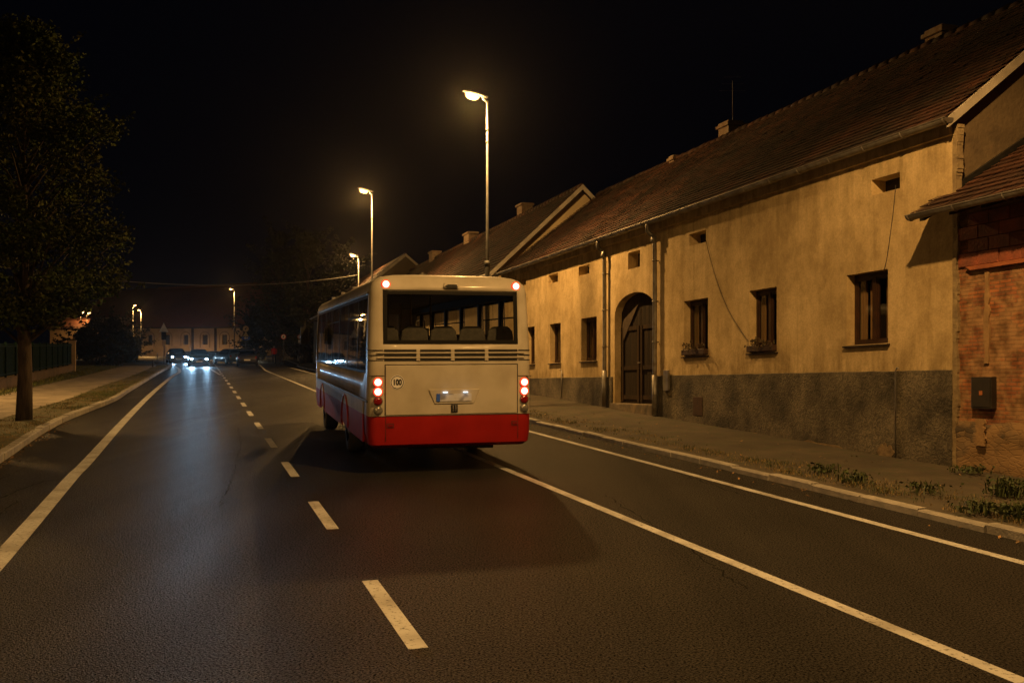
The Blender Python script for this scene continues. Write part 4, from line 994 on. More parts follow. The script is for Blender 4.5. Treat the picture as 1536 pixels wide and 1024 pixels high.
# skirts with wheel arches
AX=(3.25,8.15)
for sx in (-1,1):
    P=[(.62,.45),(.62,1.10),(9.6,1.10),(9.6,.45)]
    pts=[(9.6,.45)]
    for ay in AX[::-1]:
        R_a=.56
        pts.append((ay+R_a,.45))
        for k in range(13):
            a=math.atan2(.45-.52,R_a); a=PI*k/12
            pts.append((ay+R_a*math.cos(a),.52+.50*math.sin(a)))
        pts.append((ay-R_a,.45))
    pts+=[(.62,.45),(.62,1.10),(9.6,1.10)]
    mb=MB(); bm=bmesh.new()
    vs=[bm.verts.new((sx*1.248,y,z)) for y,z in pts]; f=bm.faces.new(vs); bmesh.ops.triangulate(bm,faces=[f])
    me=bpy.data.meshes.new('skirt'); bm.to_mesh(me); bm.free(); me.materials.append(M['buspaint'])
    o=bpy.data.objects.new('skirt',me); COL.objects.link(o); o.parent=bus; q=o.modifiers.new('s','SOLIDIFY'); q.thickness=.03; q.offset=0
    for ay in AX:
        mb=MB(); mb.tube([(sx*1.262,ay+.57*math.cos(PI*k/14),.50+.53*math.sin(PI*k/14)) for k in range(15)],.02,6); mb.build('arch_trim',pm('red_arch_trim',(.4,.016,.014),(.3,.012,.012),3,.4),bus,smooth=True)
        # wheel well
        mb=MB(); P=[(sx*1.22,ay+.56*math.cos(PI*k/10),.5+.5*math.sin(PI*k/10)) for k in range(11)]
        mb2=MB()
        for k in range(10): mb2.quad(P[k],P[k+1],(sx*.75,P[k+1][1],P[k+1][2]),(sx*.75,P[k][1],P[k][2]))
        mb2.build('wheel_well',M['dark'],bus)
        R0=.47
        prof=[(.0,.27),(.0,R0-.05),(.03,R0-.01),(.10,R0),(.2,R0),(.26,R0-.02),(.28,R0-.06),(.28,.27)]
        mb=MB(); N=28
        for k in range(N):
            for (x,r) in prof: mb.v.append((sx*(1.21-x),ay+r*math.cos(2*PI*k/N),R0+r*math.sin(2*PI*k/N)))
        for k in range(N):
            for q_ in range(len(prof)-1):
                a=k*8+q_; b=((k+1)%N)*8+q_; mb.f.append([a,b,b+1,a+1]); mb.m.append(0)
        W=mb.build('wheel',M['rubber'],bus,smooth=True)
        mb=MB(); disc(mb,(sx*1.12,ay,R0),.28,(sx,0,0),24,0,.03); disc(mb,(sx*1.15,ay,R0),.12,(sx,0,0),16,0,.05)
        for k in range(8): disc(mb,(sx*1.15,ay+.19*math.cos(k*PI/4),R0+.19*math.sin(k*PI/4)),.018,(sx,0,0),8,0,.03)
        mb.build('rim',M['chrome'],W)
# underframe
mb=MB(); mb.box(-1.1,1.1,.25,AX[0]-.6,.50,.8); mb.box(-.6,.6,.4,9.5,.34,.62); mb.box(-1.15,1.15,AX[0]+.6,AX[1]-.6,.48,.8); mb.box(.35,.8,.6,1.5,.30,.52)
mb.tube([(-1.05,AX[0],.47),(1.05,AX[0],.47)],.09,8); mb.tube([(-1.05,AX[1],.47),(1.05,AX[1],.47)],.06,8); mb.tube([(.0,AX[0],.47),(0,AX[0]+.2,.47)],.22,8)
mb.tube([(-.9,.25,.42),(-.9,.9,.42)],.04,8)
mb.build('underframe',M['dark'],bus)
# glazing
def rearp(x,z,o=0):                        # point on the rear face
    for i in range(len(zl)-1):
        if zl[i]<=z<=zl[i+1]:
            t=(z-zl[i])/(zl[i+1]-zl[i]); return Vector((x,yrl[i]*(1-t)+yrl[i+1]*t-o,z))
    return Vector((x,yrl[-1]-o,z))
mb=MB(); mb.quad(rearp(-1.02,1.95,-.012),rearp(1.02,1.95,-.012),rearp(1.02,2.735,-.012),rearp(-1.02,2.735,-.012)); rg=mb.build('rear_window',M['busglass'],bus)
mb=MB()                                     # black ceramic border
def rstrip(x0,x1,z0,z1,o): mb.quad(rearp(x0,z0,o),rearp(x1,z0,o),rearp(x1,z1,o),rearp(x0,z1,o))
t=.05
rstrip(-1.035,-1.02+t,1.94,2.75,.004); rstrip(1.02-t,1.035,1.94,2.75,.004); rstrip(-1.02+t,1.02-t,1.94,1.95+t,.004); rstrip(-1.02+t,1.02-t,2.735-t,2.75,.0014)
mb.build('window_border',M['frit'],rg)
for sx in (-1,1):
    for k in range(len(ybr)-1):
        a,b=ybr[k],ybr[k+1]
        mb=MB(); xi=lambda z: sx*((1.25+(1.215-1.25)*(z-1.5)/1.18)-.006)
        mb.quad((xi(1.5),a,1.5),(xi(1.5),b,1.5),(xi(2.68),b,2.68),(xi(2.68),a,2.68)); sw=mb.build('side_window',M['busglass_side'] if sx<0 else M['busglass_right'],bus)
        mb=MB()
        def st2(y0,y1,z0,z1): mb.quad((xi(z0)+sx*.007,y0,z0),(xi(z0)+sx*.007,y1,z0),(xi(z1)+sx*.007,y1,z1),(xi(z1)+sx*.007,y0,z1))
        st2(a,a+.035,1.5,2.68); st2(b-.035,b,1.5,2.68); st2(a+.035,b-.035,1.5,1.54); st2(a+.035,b-.035,2.63,2.68)
        if k in (0,1,3,4): st2(a+.035,b-.035,2.36,2.385); st2((a+b)/2-.012,(a+b)/2+.012,2.385,2.63)
        mb.build('window_seal',M['frit'],sw)
mb=MB(); mb.quad((-.9,BL-.03,1.3),(.9,BL-.03,1.3),(.9,BL-.1,2.68),(-.9,BL-.1,2.68)); mb.build('windscreen',M['busglass_side'],bus)
# trims along sides
for sx in (-1,1):
    mb=MB(); mb.box(min(sx*1.251,sx*1.268),max(sx*1.251,sx*1.268),.12,9.9,1.075,1.115); bevel(mb.build('side_moulding',pm('grey_moulding',(.10,.11,.12),(.07,.08,.09),4,.4),bus),.006,1)
    mb=MB(); mb.box(min(sx*1.215,sx*1.24),max(sx*1.215,sx*1.24),.25,9.9,2.70,2.725); mb.build('roof_rail',M['chrome'],bus)
# vertical panel lines on sides
# louvres
lv=MB()
xs=[(-1.02,-.545),(-.485,-.02),(.04,.505),(.565,1.02)]
for z in (1.845,1.775,1.705):
    for a,b in xs: lv.box(a,b,-.004,.012,z-.016,z+.016)
lv.build('louvre_slot',M['black'],bus)
lv=MB()
for z in (1.81,1.74):
    for (a,b) in ((-1.13,1.13),): lv.box(a,b,-.018,.004,z-.011,z+.011)
for x in (-.515,.01,.535): lv.box(x-.028,x+.028,-.016,.003,1.69,1.86)
bevel(lv.build('louvre_bar',M['buspaint'],bus),.004,1)
lv=MB()
for z in (1.85,1.775,1.70):
    for sx in (-1,1):
        P=[]
        for k in range(7):
            a=PI/2*k/6; P.append((sx*(1.12+.131*math.sin(a)),.13-.131*math.cos(a)-.0,z))
        lv.tube([(sx*1.04,-.001,z)]+P,.007,4)
lv.build('corner_groove',M['black'],bus)
# engine lid seam and surface
ld=MB(); zt_,zb_=1.635,.885
for (a,b,c,d_) in ((-1.015,1.03,zt_-.006,zt_+.006),(-1.015,-1.003,zb_,zt_-.006),(1.018,1.03,zb_,zt_-.006),(-1.25,1.25,zb_-.016,zb_-.006)): ld.box(a,b,-.003,.004,c,d_)
ld.build('lid_seam',M['black'],bus)
ld=MB(); ld.box(-1.0,1.015,-.012,.001,zb_+.006,zt_-.01); lid=bevel(ld.build('engine_lid',M['buspaint'],bus),.01,3)
ld=MB(); ld.box(-1.245,-1.02,-.006,.01,1.47,1.478); ld.box(1.035,1.245,-.006,.01,1.45,1.458); ld.box(-1.10,-1.098,-.0,.001,.9,.91); ld.build('lamp_panel_seam',M['black'],bus)
# 100 badge
bd=MB(); disc(bd,(-.83,-.013,1.375),.105,(0,-1,0),32,0,.004); bdg=bd.build('speed_badge',M['white'],lid)
rg_=MB()
N=40
for i in range(N):
    a=2*PI*i/N; b=2*PI*(i+1)/N
    f=lambda r,t: (-.83+r*math.cos(t),-.0185,1.375+r*math.sin(t))
    rg_.quad(f(.086,a),f(.086,b),f(.097,b),f(.097,a))
rg_.build('badge_ring',M['black'],bdg)
def text(body,size,loc,parent,mat,name,rx=PI/2,rz=0,ext=.001,sx=1.0):
    c=bpy.data.curves.new(name,'FONT'); c.body=body; c.size=size; c.align_x='CENTER'; c.align_y='CENTER'; c.extrude=ext; c.materials.append(mat); c.offset=.006
    tmp=bpy.data.objects.new(name+'_t',c); COL.objects.link(tmp)
    dg=bpy.context.evaluated_depsgraph_get(); me=bpy.data.meshes.new_from_object(tmp.evaluated_get(dg)); bpy.data.objects.remove(tmp)
    o=bpy.data.objects.new(name,me); COL.objects.link(o); o.parent=parent; o.location=loc; o.rotation_euler=(rx,0,rz); o.scale=(sx,1,1); return o
text('100',.115,(-.83,-.0195,1.373),bdg,M['black'],'badge_number',sx=.78)
# licence plate housing
def plate_mat():
    m=bpy.data.materials.new('plate_face'); m.use_nodes=True; nt=m.node_tree; b=nt.nodes['Principled BSDF']; L=nt.links.new
    tc=node(nt,'ShaderNodeTexCoord'); n=node(nt,'ShaderNodeTexNoise'); n.inputs['Scale'].default_value=14; n.inputs['Detail'].default_value=0; L(tc.outputs['Object'],n.inputs['Vector'])
    r=node(nt,'ShaderNodeValToRGB'); e=r.color_ramp.elements; e[0].position=.35; e[1].position=.6; e[0].color=(.2,.2,.21,1); e[1].color=(.5,.51,.53,1); L(n.outputs['Fac'],r.inputs[0]); L(r.outputs[0],b.inputs['Base Color'])
    b.inputs['Roughness'].default_value=.4; return m
hs=MB()
# tapered surround: a frame of four wedges
ox0,ox1,oz0,oz1=-.36,.42,1.045,1.265; ix0,ix1,iz0,iz1=-.27,.32,1.075,1.235
hs.prism([Vector((ox0+.09,-.026,oz0)),Vector((ox1-.09,-.026,oz0)),Vector((ox1,-.034,oz1)),Vector((ox0,-.034,oz1))],(0,.02,0))
hsg=bevel(hs.build('plate_housing',M['buspaint'],lid),.012,3)
pl=MB(); pl.box(-.245,.295,-.038,-.026,1.085,1.2); plt=pl.build('licence_plate',plate_mat(),hsg)
pl=MB(); pl.box(-.245,-.19,-.0405,-.0385,1.085,1.2); pl.build('plate_band',M['signblue'],plt)
pl=MB()
for x in (-.11,.20): pl.box(x-.035,x+.035,-.052,-.034,1.214,1.225)
pl.build('plate_lamp',M['plate_light'],hsg)
for x in (-.11,.20):
    l=bpy.data.lights.new('plate_light','POINT'); l.energy=.035; l.color=(.7,.85,1); l.shadow_soft_size=.02
    o=bpy.data.objects.new('plate_light',l); COL.objects.link(o); o.parent=bus; o.location=(x,-.11,1.20)
hb=MB(); hb.box(-.02,.085,-.025,-.0125,.915,1.035); hbo=bevel(hb.build('lid_latch',M['dark'],lid),.01,2)
hb=MB(); hb.tube([(.012,-.026,.93),(.012,-.036,.975),(.012,-.026,1.02)],.008,6); hb.tube([(.053,-.026,.93),(.053,-.036,.975),(.053,-.026,1.02)],.008,6); hb.build('latch_grip',M['zinc'],hbo)
# lamps
def round_lamp(x,z,r,mat,name,o=0.0,core=None):
    p=rearp(x,z); mb=MB(); disc(mb,(x,p.y+.01-o,z),r*1.16,(0,-1,0),24,0,.022); L=mb.build(name,M['tail_rim'] if mat=='tail_on' else M['clear_lens'],bus)
    mb=MB(); N=24; R0=[(1,.0),(.85,.012),(.5,.02),(.15,.023)]
    for rr,d_ in R0:
        for k in range(N): mb.v.append((x+r*rr*math.cos(2*PI*k/N),p.y-.013-o-d_,z+r*rr*math.sin(2*PI*k/N)))
    for i in range(3):
        for k in range(N): mb.f.append([i*N+k,i*N+(k+1)%N,(i+1)*N+(k+1)%N,(i+1)*N+k]); mb.m.append(0 if i==0 or core is None else 1)
    mb.f.append([3*N+k for k in range(N)]); mb.m.append(0 if core is None else 1)
    mb.build('lens',[M[mat],M[core or mat]],L,smooth=True); return L
for x,zs in ((-1.115,(1.38,1.24,1.10,.962)),(1.13,(1.36,1.225,1.095,.962))):
    round_lamp(x,zs[0],.060,'tail_on','tail_lamp',.004,'tail_core'); round_lamp(x,zs[1],.060,'tail_on','tail_lamp',.004,'tail_core')
    round_lamp(x,zs[2],.062,'red_lens_off','fog_lamp',.004); round_lamp(x,zs[3],.06,'clear_lens','reversing_lamp',.0014)
    l=bpy.data.lights.new('tail_light','SPOT'); l.energy=9; l.color=(1,.07,.03); l.spot_size=math.radians(150); l.spot_blend=.6; l.shadow_soft_size=.06
    o=bpy.data.objects.new('tail_light',l); COL.objects.link(o); o.parent=bus; o.location=(x,-.09,1.3); o.rotation_euler=(math.radians(-75),0,0)
for x in (-.984,1.022): round_lamp(x,2.83,.058,'tail_on','upper_tail_lamp',.006,'tail_core')
# rear camera / handle pod at top
mb=MB(); p=rearp(.02,2.83); mb.prism([Vector((-.12,p.y-.0,2.80)),Vector((-.09,p.y,2.775)),Vector((.12,p.y,2.775)),Vector((.12,p.y+.01,2.82)),Vector((.10,p.y+.03,2.865)),Vector((-.10,p.y+.03,2.865))],(0,-.05,0)); pod=bevel(mb.build('camera_pod',M['buspaint'],bus),.012,2)
mb=MB(); mb.prism([Vector((-.10,p.y-.05,2.812)),Vector((-.06,p.y-.05,2.79)),Vector((.10,p.y-.05,2.79)),Vector((.085,p.y-.05,2.84)),Vector((-.05,p.y-.05,2.84))],(0,-.012,0)); mb.build('camera_slot',M['black'],pod)
# bumper reflector recesses
for x in (-.93,.98):
    mb=MB(); mb.box(x-.055,x+.055,-.006,.002,.70,.77); e=mb.build('tow_cover',pm('bumper_recess',(.16,.01,.01),(.1,.008,.008),4,.5),bus)
    mb=MB(); mb.box(x-.035,x+.035,-.012,-.0065,.715,.75); mb.build('reflector',M['red_lens_off'],e)
for x in (-1.0,1.03):
    mb=MB(); mb.box(x-.003,x+.003,-.003,.002,.5,.87); mb.build('bumper_seam',M['black'],bus)
# roof hatch, aerial
mb=MB(); mb.box(-.4,.4,2.0,2.8,3.0,3.06); bevel(mb.build('roof_hatch',M['buspaint'],bus),.02,2)
mb=MB(); mb.box(-.36,-.24,.75,.95,3.0,3.04); mb.tube([(-.3,.85,3.03),(-.3,.85,3.07)],.025,8); mb.build('aerial_base',M['clear_lens'],bus)
mb=MB()
for y in (3.2,5.2,7.3): mb.box(-1.12,-1.05,y,y+.12,2.93,2.97)
mb.build('roof_clip',M['chrome'],bus)
# mirror
mb=MB(); mb.tube([(-1.2,BL-.2,2.5),(-1.5,BL+.05,2.55),(-1.52,BL+.05,2.35)],.02,6); mb.box(-1.62,-1.42,BL,BL+.08,1.95,2.35); bevel(mb.build('mirror',M['dark'],bus),.02,2)
mb=MB(); mb.tube([(1.2,BL-.2,2.5),(1.5,BL+.05,2.55),(1.52,BL+.05,2.35)],.02,6); mb.box(1.42,1.62,BL,BL+.08,1.95,2.35); bevel(mb.build('mirror',M['dark'],bus),.02,2)
# interior
for sx in (-1,1):
    mb=MB(); mb.box(min(sx*1.04,sx*1.17),max(sx*1.04,sx*1.17),.5,BL-.5,2.665,2.799); mb.build('cove_light_block',pm('dark_cove_block',(.05,.05,.05),(.04,.04,.04),3,.8),bus)  # dark box added to keep headlamp light off the upper side wall
    for yy in ybr[1:-1]:
        mb=MB(); mb.box(min(sx*1.13,sx*1.195),max(sx*1.13,sx*1.195),yy-.05,yy+.05,1.45,2.66); mb.build('window_pillar',M['frit'],bus)
mb=MB(); mb.box(-1.1,1.1,.5,BL-.5,2.80,2.83); mb.build('ceiling_light_block',pm('dark_ceiling_block',(.07,.07,.065),(.05,.05,.05),3,.8),bus)  # dark sheet added to hide the headlamp streak under the roof
mb=MB(); mb.box(-1.2,1.2,.3,BL-.3,.86,.9); mb.build('floor',M['interior'],bus)
mb=MB(); mb.box(-1.19,1.19,.28,1.25,.9,1.35); mb.build('engine_shelf',M['interior'],bus)
sb=MB(); sb.box(-.21,.21,-.02,.43,.0,.1)
prof=[(-.215,.1),(.215,.1),(.225,.55),(.2,.72),(.13,.80),(-.13,.80),(-.2,.72),(-.225,.55)]
sb.prism([Vector((x,-.08-.06*z,z)) for x,z in prof],(0,.07,0)); sb.box(-.04,.04,.05,.3,-.42,0)
seat0=bevel(sb.build('seat',M['seatfab'],bus),.03,2)
seat0.location=(-.92,.72,1.42)
first=True
for y,zz in ((.72,1.42),(1.75,1.30),(2.6,1.30),(3.45,1.30),(4.3,1.30),(5.9,1.25),(6.8,1.25),(7.7,1.25)):
    for x in ((-.92,-.46,0,.46,.92) if y<1 else (-.92,-.47,.47,.92)):
        if first: first=False; continue
        c=seat0.copy(); COL.objects.link(c); c.parent=bus; c.location=(x,y,zz)
for (x,y) in ((-.25,2.2),(.25,3.0),(-.25,4.8),(.25,6.3),(-.25,8.0)):
    mb=MB(); mb.tube([(x,y,.9),(x,y,2.85)],.017,8); mb.build('grab_pole',pm('yellow_pole',(.3,.25,.1),(.25,.2,.08),3,.4),bus)

# ------------------------------------------------------------------ trees
def leaves(mb,c,rx,ry,rz,n,size,R,shell=.5,mi=0):
    for _ in range(n):
        while True:
            v=Vector((R.uniform(-1,1),R.uniform(-1,1),R.uniform(-1,1)))
            if shell<v.length<=1 or (v.length<=shell and R.random()<.35): break
        p=Vector((c[0]+v.x*rx,c[1]+v.y*ry,c[2]+v.z*rz))
        a=Vector((R.uniform(-1,1),R.uniform(-1,1),R.uniform(-.7,.5))).normalized(); s=size*R.uniform(.6,1.3)
        b=a.cross(Vector((R.uniform(-1,1),R.uniform(-1,1),R.uniform(-1,1)))).normalized()*s*.33
        a=a*s*.5
        mb.add([p-a,p+b,p+a,p-b],[(0,1,2,3)],mi)
def tree(name,label,cat,base,prof,trunk_r,nclump,nleaf,size,seed,mat,clump=.55,group=None,trunk_top=.7,zb=None,lean=(0,0)):
    # prof: list of (z, radius) of the crown
    R=random.Random(seed); t=thing(name,label,cat,base,0,group)
    H=prof[-1][0]; tr=MB(); z0=prof[0][0]
    pts=[(0,0,-.1),(R.uniform(-.03,.03),0,z0*.5),(lean[0]*.4,lean[1]*.4,z0),(lean[0]*.7,lean[1]*.7,z0+(H-z0)*.4),(lean[0],lean[1],H*trunk_top+.3)]
    tr.tube(pts,[trunk_r*1.25,trunk_r,trunk_r*.9,trunk_r*.5,trunk_r*.12],12)
    def rad(z):
        for i in range(len(prof)-1):
            if prof[i][0]<=z<=prof[i+1][0]:
                u=(z-prof[i][0])/(prof[i+1][0]-prof[i][0]); return prof[i][1]*(1-u)+prof[i+1][1]*u
        return 0
    cr=MB()
    for k in range(nclump):
        z=z0+(H-z0)*R.random(); r=rad(z); a=R.uniform(0,2*PI); d=r*math.sqrt(R.uniform(.12,1))*.95
        c=(math.cos(a)*d,math.sin(a)*d,z); cs=clump*R.uniform(.55,1.25)
        if k<nclump*.28:
            zs=max(z0*.75,z-d*.9-.2); tr.tube([(lean[0]*zs/H,lean[1]*zs/H,zs),(c[0]*.5,c[1]*.5,(zs+z)/2+.1),c],[trunk_r*.3,trunk_r*.14,trunk_r*.04],5)
        leaves(cr,c,cs,cs,cs*.75,max(4,int(nleaf/nclump)),size,R,.3)
        if R.random()<.4:                 # sprigs poking out
            q=Vector((math.cos(a),math.sin(a),R.uniform(.1,1.1))).normalized()
            for j in range(9):
                p=Vector(c)+q*(cs*.7+j*size*.8); leaves(cr,p,size*.7,size*.7,size*.7,3,size,R,0)
    tr.build('trunk',M['bark'],t,smooth=True)
    cr.build('crown',M[mat],t,fix=False)
    return t
tb=g(36,630,.12)
tree('street_tree','leafy dark tree on the near left verge with a straight trunk','tree',tb,[(2.35,.7),(2.8,1.55),(3.5,2.3),(5.0,2.4),(6.4,2.3),(7.3,2.0),(8.1,1.5),(8.8,.9),(9.35,.3)],.155,270,46000,.10,2,'leaf',.46)
# near roadside trees outside frame are left out
GB='dark trees at the far end of the street'
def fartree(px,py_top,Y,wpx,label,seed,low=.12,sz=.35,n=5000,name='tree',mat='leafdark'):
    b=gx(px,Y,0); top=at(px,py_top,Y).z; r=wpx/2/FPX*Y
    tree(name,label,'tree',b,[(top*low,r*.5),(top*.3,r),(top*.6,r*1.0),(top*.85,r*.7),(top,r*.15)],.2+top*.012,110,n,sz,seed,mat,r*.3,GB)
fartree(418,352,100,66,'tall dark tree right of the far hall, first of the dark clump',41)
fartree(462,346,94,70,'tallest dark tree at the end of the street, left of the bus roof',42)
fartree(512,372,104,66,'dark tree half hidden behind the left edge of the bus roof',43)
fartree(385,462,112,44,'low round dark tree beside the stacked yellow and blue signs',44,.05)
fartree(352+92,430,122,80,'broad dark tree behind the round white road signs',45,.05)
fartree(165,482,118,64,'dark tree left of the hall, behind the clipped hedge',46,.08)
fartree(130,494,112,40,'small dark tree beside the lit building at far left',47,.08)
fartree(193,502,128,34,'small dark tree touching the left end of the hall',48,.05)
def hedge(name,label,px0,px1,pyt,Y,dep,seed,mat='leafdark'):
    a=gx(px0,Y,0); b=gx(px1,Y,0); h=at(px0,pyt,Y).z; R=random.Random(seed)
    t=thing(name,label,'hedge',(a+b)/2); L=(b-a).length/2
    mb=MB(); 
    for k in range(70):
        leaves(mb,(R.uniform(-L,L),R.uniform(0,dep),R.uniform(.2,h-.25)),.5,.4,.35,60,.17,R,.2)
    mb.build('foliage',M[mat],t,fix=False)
    mb=MB()
    for k in range(9): x=-L+2*L*k/8; mb.tube([(x,dep/2,0),(x+.1,dep/2,h*.5),(x-.1,dep/2,h*.85)],[.05,.035,.01],5)
    mb.build('stem',M['bark'],t)
hedge('hedge','clipped dark hedge beside the left pavement, beyond the green fence',130,176,506,84,2,5)
hedge('hedge','lower hedge end next to the small green post on the left',166,192,516,92,2,6)

# ------------------------------------------------------------------ grass
def inb(P,Q,t,u):                          # point between two polylines
    n=len(P)-1; x=t*n; i=min(int(x),n-1); f=x-i
    a=P[i].lerp(P[i+1],f); b=Q[i].lerp(Q[i+1],f); return a.lerp(b,u)
def blades(mb,p,R,h,w,n,spread):
    for _ in range(n):
        q=p+Vector((R.gauss(0,spread),R.gauss(0,spread),0)); a=R.uniform(0,2*PI); l=h*R.uniform(.5,1.3); bend=R.uniform(.2,1.1)*l
        d=Vector((math.cos(a),math.sin(a),0)); s=Vector((-d.y,d.x,0))*w
        m=q+d*bend*.35+Vector((0,0,l*.7)); e=q+d*bend+Vector((0,0,l*R.uniform(.5,1)))
        mb.add([q-s,q+s,m+s*.7,m-s*.7,e],[(0,1,2,3),(3,2,4)])
R=random.Random(77)
K1n=[p for p in K1 if 9<p.y<80]; V1n=V1[len([p for p in K1 if p.y<=9]):len([p for p in K1 if p.y<=9])+len(K1n)]
mbg=MB(); mbs=MB()
for _ in range(5200):
    t=R.random()**1.0; u=R.uniform(.02,.98); p=inb(K1n,V1n,t,u); p.z=.12
    dist=p.y
    near=dist<26
    nzv=mnoise.noise(Vector((p.x*.9,p.y*.45,2)))
    if nzv<-.12 and R.random()<.8: continue
    green=(R.random()<(.06 if dist<25 else .25 if nzv<.08 else .9))
    if near and R.random()<.25: continue
    blades(mbg if green else mbs,p,R,.055 if green else .035,.004+dist*.00012,5 if dist<40 else 4,.07)
tag(mbg.build('grass',M['grass'],fix=False),'green grass growing on the left verge','grass',kind='stuff')
tag(mbs.build('dry_grass',M['straw'],fix=False),'dry straw coloured grass on the left verge','grass',kind='stuff')
mb=MB()
W1n=[p for p in W1 if 24<p.y<78]; W2n=[W1n[i]+Vector((-9,-3,0)) for i in range(len(W1n))]
for _ in range(5000):
    p=inb(W1n,W2n,R.random(),R.uniform(.0,1)); p.z=.13; blades(mb,p,R,.13,.012,4,.12)
tag(mb.build('lawn_grass',M['grass'],fix=False),'grass of the lawn left of the pavement','grass',kind='stuff')
# right verge weeds: tufts close to the kerb, mixed straw
mbg=MB(); mbs=MB()
for _ in range(3600):
    Y=R.uniform(8,30); u=abs(R.gauss(.25,.35)); 
    nz=mnoise.noise(Vector((Y*.9,u*2,3)))
    dens=(.9 if Y<16 else .45)*(1 if nz>.05 else .12)
    if R.random()>dens: continue
    p=Vector((RKc+.25+u+RS*Y,Y,.105)); 
    if R.random()<.35: blades(mbg,p,R,.055,.004,6,.05)
    else: blades(mbs,p,R,.035,.004,6,.08)
tag(mbg.build('grass',M['weed'],fix=False),'sparse green grass along the right kerb','grass',kind='stuff')
tag(mbs.build('dry_grass',M['straw'],fix=False),'dry grass and straw litter along the right kerb','grass',kind='stuff')
# weed tufts as plants
def weed(px,py,h,label,seed,n=60):
    p=g(px,py,.11); t=MB(); Rr=random.Random(seed)
    blades(t,Vector((0,0,0)),Rr,h,.010,n,.10)
    for _ in range(n):
        c=Vector((Rr.gauss(0,.13),Rr.gauss(0,.13),Rr.uniform(.02,h*.8))); leaves(t,c,.03,.03,.03,2,.055,Rr,0)
    o=t.build('weed',M['weed'],fix=False,loc=p); tag(o,label,'weed','weeds along the wall and kerb')
weed(1457,708,.10,'low weed tuft at the foot of the brick building corner',1)
weed(1472,768,.14,'weed tuft on the right kerb, second from the right edge',2)
weed(1512,742,.24,'tall bushy weed near the right edge before the brick wall',3,110)
weed(1530,775,.16,'weed cut by the right edge of the picture beside the kerb',4,90)
weed(1385,736,.12,'small weed between kerb and plinth left of the brick corner',5,40)
weed(1235,708,.14,'weed tuft on the dirt before the grey plinth, mid wall',6,50)
weed(1285,722,.14,'weed tuft on the kerb edge left of the tall weeds',7,50)
# fallen leaves litter
mb=MB()
for _ in range(420):
    if R.random()<.5:
        Y=R.uniform(8,26); x=RKc-.05-abs(R.gauss(0,.18)); z=.012
        if R.random()<.5: x=RKc+.3+R.uniform(0,2.2); z=.13
        p=Vector((x+RS*Y,Y,z))
    else:
        p=inb(K1n,V1n,R.random()*.3,0)+Vector((.2+abs(R.gauss(0,.12)),0,0)); p.z=.012
    a=R.uniform(0,2*PI); s=R.uniform(.015,.035); d=Vector((math.cos(a),math.sin(a),R.uniform(0,.4)))*s; e=Vector((-d.y,d.x,R.uniform(0,.3)*s))*.6
    mb.add([p-d,p+e,p+d+Vector((0,0,.008)),p-e],[(0,1,2,3)])
tag(mb.build('fallen_leaves',pm('fallen_leaves',(.3,.19,.08),(.2,.1,.04),4,.8,island=.5),fix=False),'dry fallen leaves scattered in both gutters','leaves',kind='stuff')

# ------------------------------------------------------------------ green fence on the left
fa=g(-60,600,.13); fb=g(108,557,.13)
fence=thing('metal_fence','green steel bar fence on a low wall behind the left tree','fence',fa)
fd=(fb-fa); FL=fd.length; fd.normalize(); fn=Vector((-fd.y,fd.x,0))
def fm(s,n,z): v=fd*s+fn*n; return Vector((v.x,v.y,z))
mb=MB(); mb.box(-14,FL,-.15,.15,-.2,.40,tf=fm); mb.box(-14,FL,-.18,.18,.401,.45,tf=fm); mb.build('base_wall',pm('fence_wall',(.2,.14,.1),(.13,.1,.07),1.5,.9,.7,12),fence)
k=-14
while k<FL-.1:
    mb=MB(); mb.box(k-.04,k+.04,-.04,.04,.45,1.88,tf=fm); mb.build('post',M['fencegreen'],fence); k+=2.5
mb=MB(); mb.box(-14,FL,-.02,.02,.55,.60,tf=fm); mb.box(-14,FL,-.02,.02,1.68,1.73,tf=fm); mb.build('rail',M['fencegreen'],fence)
mb=MB(); k=-14
while k<FL-.1: mb.box(k,k+.06,.021,.035,.5,1.82,tf=fm); k+=.11
o=mb.build('bar',M['fencegreen'],fence); tag(o,kind='stuff')
mb=MB(); mb.box(FL-.02,FL+.40,-.2,.2,-.1,1.95,tf=fm); mb.box(FL-.06,FL+.44,-.24,.24,1.951,2.02,tf=fm); bevel(mb.build('end_pillar',pm('fence_pillar',(.5,.38,.26),(.38,.28,.19),2,.9,.3,20),fence),.01,1)
# small green post
mb=MB(); mb.box(-.2,.2,-.15,.15,0,1.35); mb.box(-.23,.23,-.18,.18,1.351,1.42); o=bevel(mb.build('cable_cabinet',pm('green_cabinet',(.05,.09,.07),(.04,.07,.055),3,.6),loc=g(180,547,0)),.02,1); tag(o,'small green utility cabinet at the end of the clipped hedge','cabinet')
# stubby post on left verge tongue
def bollard(px,py,hpx,label,mat='greyback',top=None):
    p=g(px,py,.0); h=hpx/FPX*p.y; t=thing('bollard',label,'bollard',p,0,'posts along the far kerb'); mb=MB(); mb.tube([(0,0,0),(0,0,h*.9),(0,0,h)],[.06,.06,.03],10); mb.build('shaft',M[mat],t)
    mb=MB(); mb.tube([(0,0,h*.72),(0,0,h*.86)],.063,10); mb.build('band',M[top or 'white'],t)
bollard(229,553,13,'dark stub post on the grassy kerb tip at the left','dark','dark')
bollard(236,541,12,'pale reflector post beside the left headlamp car','white')
bollard(447,541,9,'white post at the right far kerb before the bus','white')

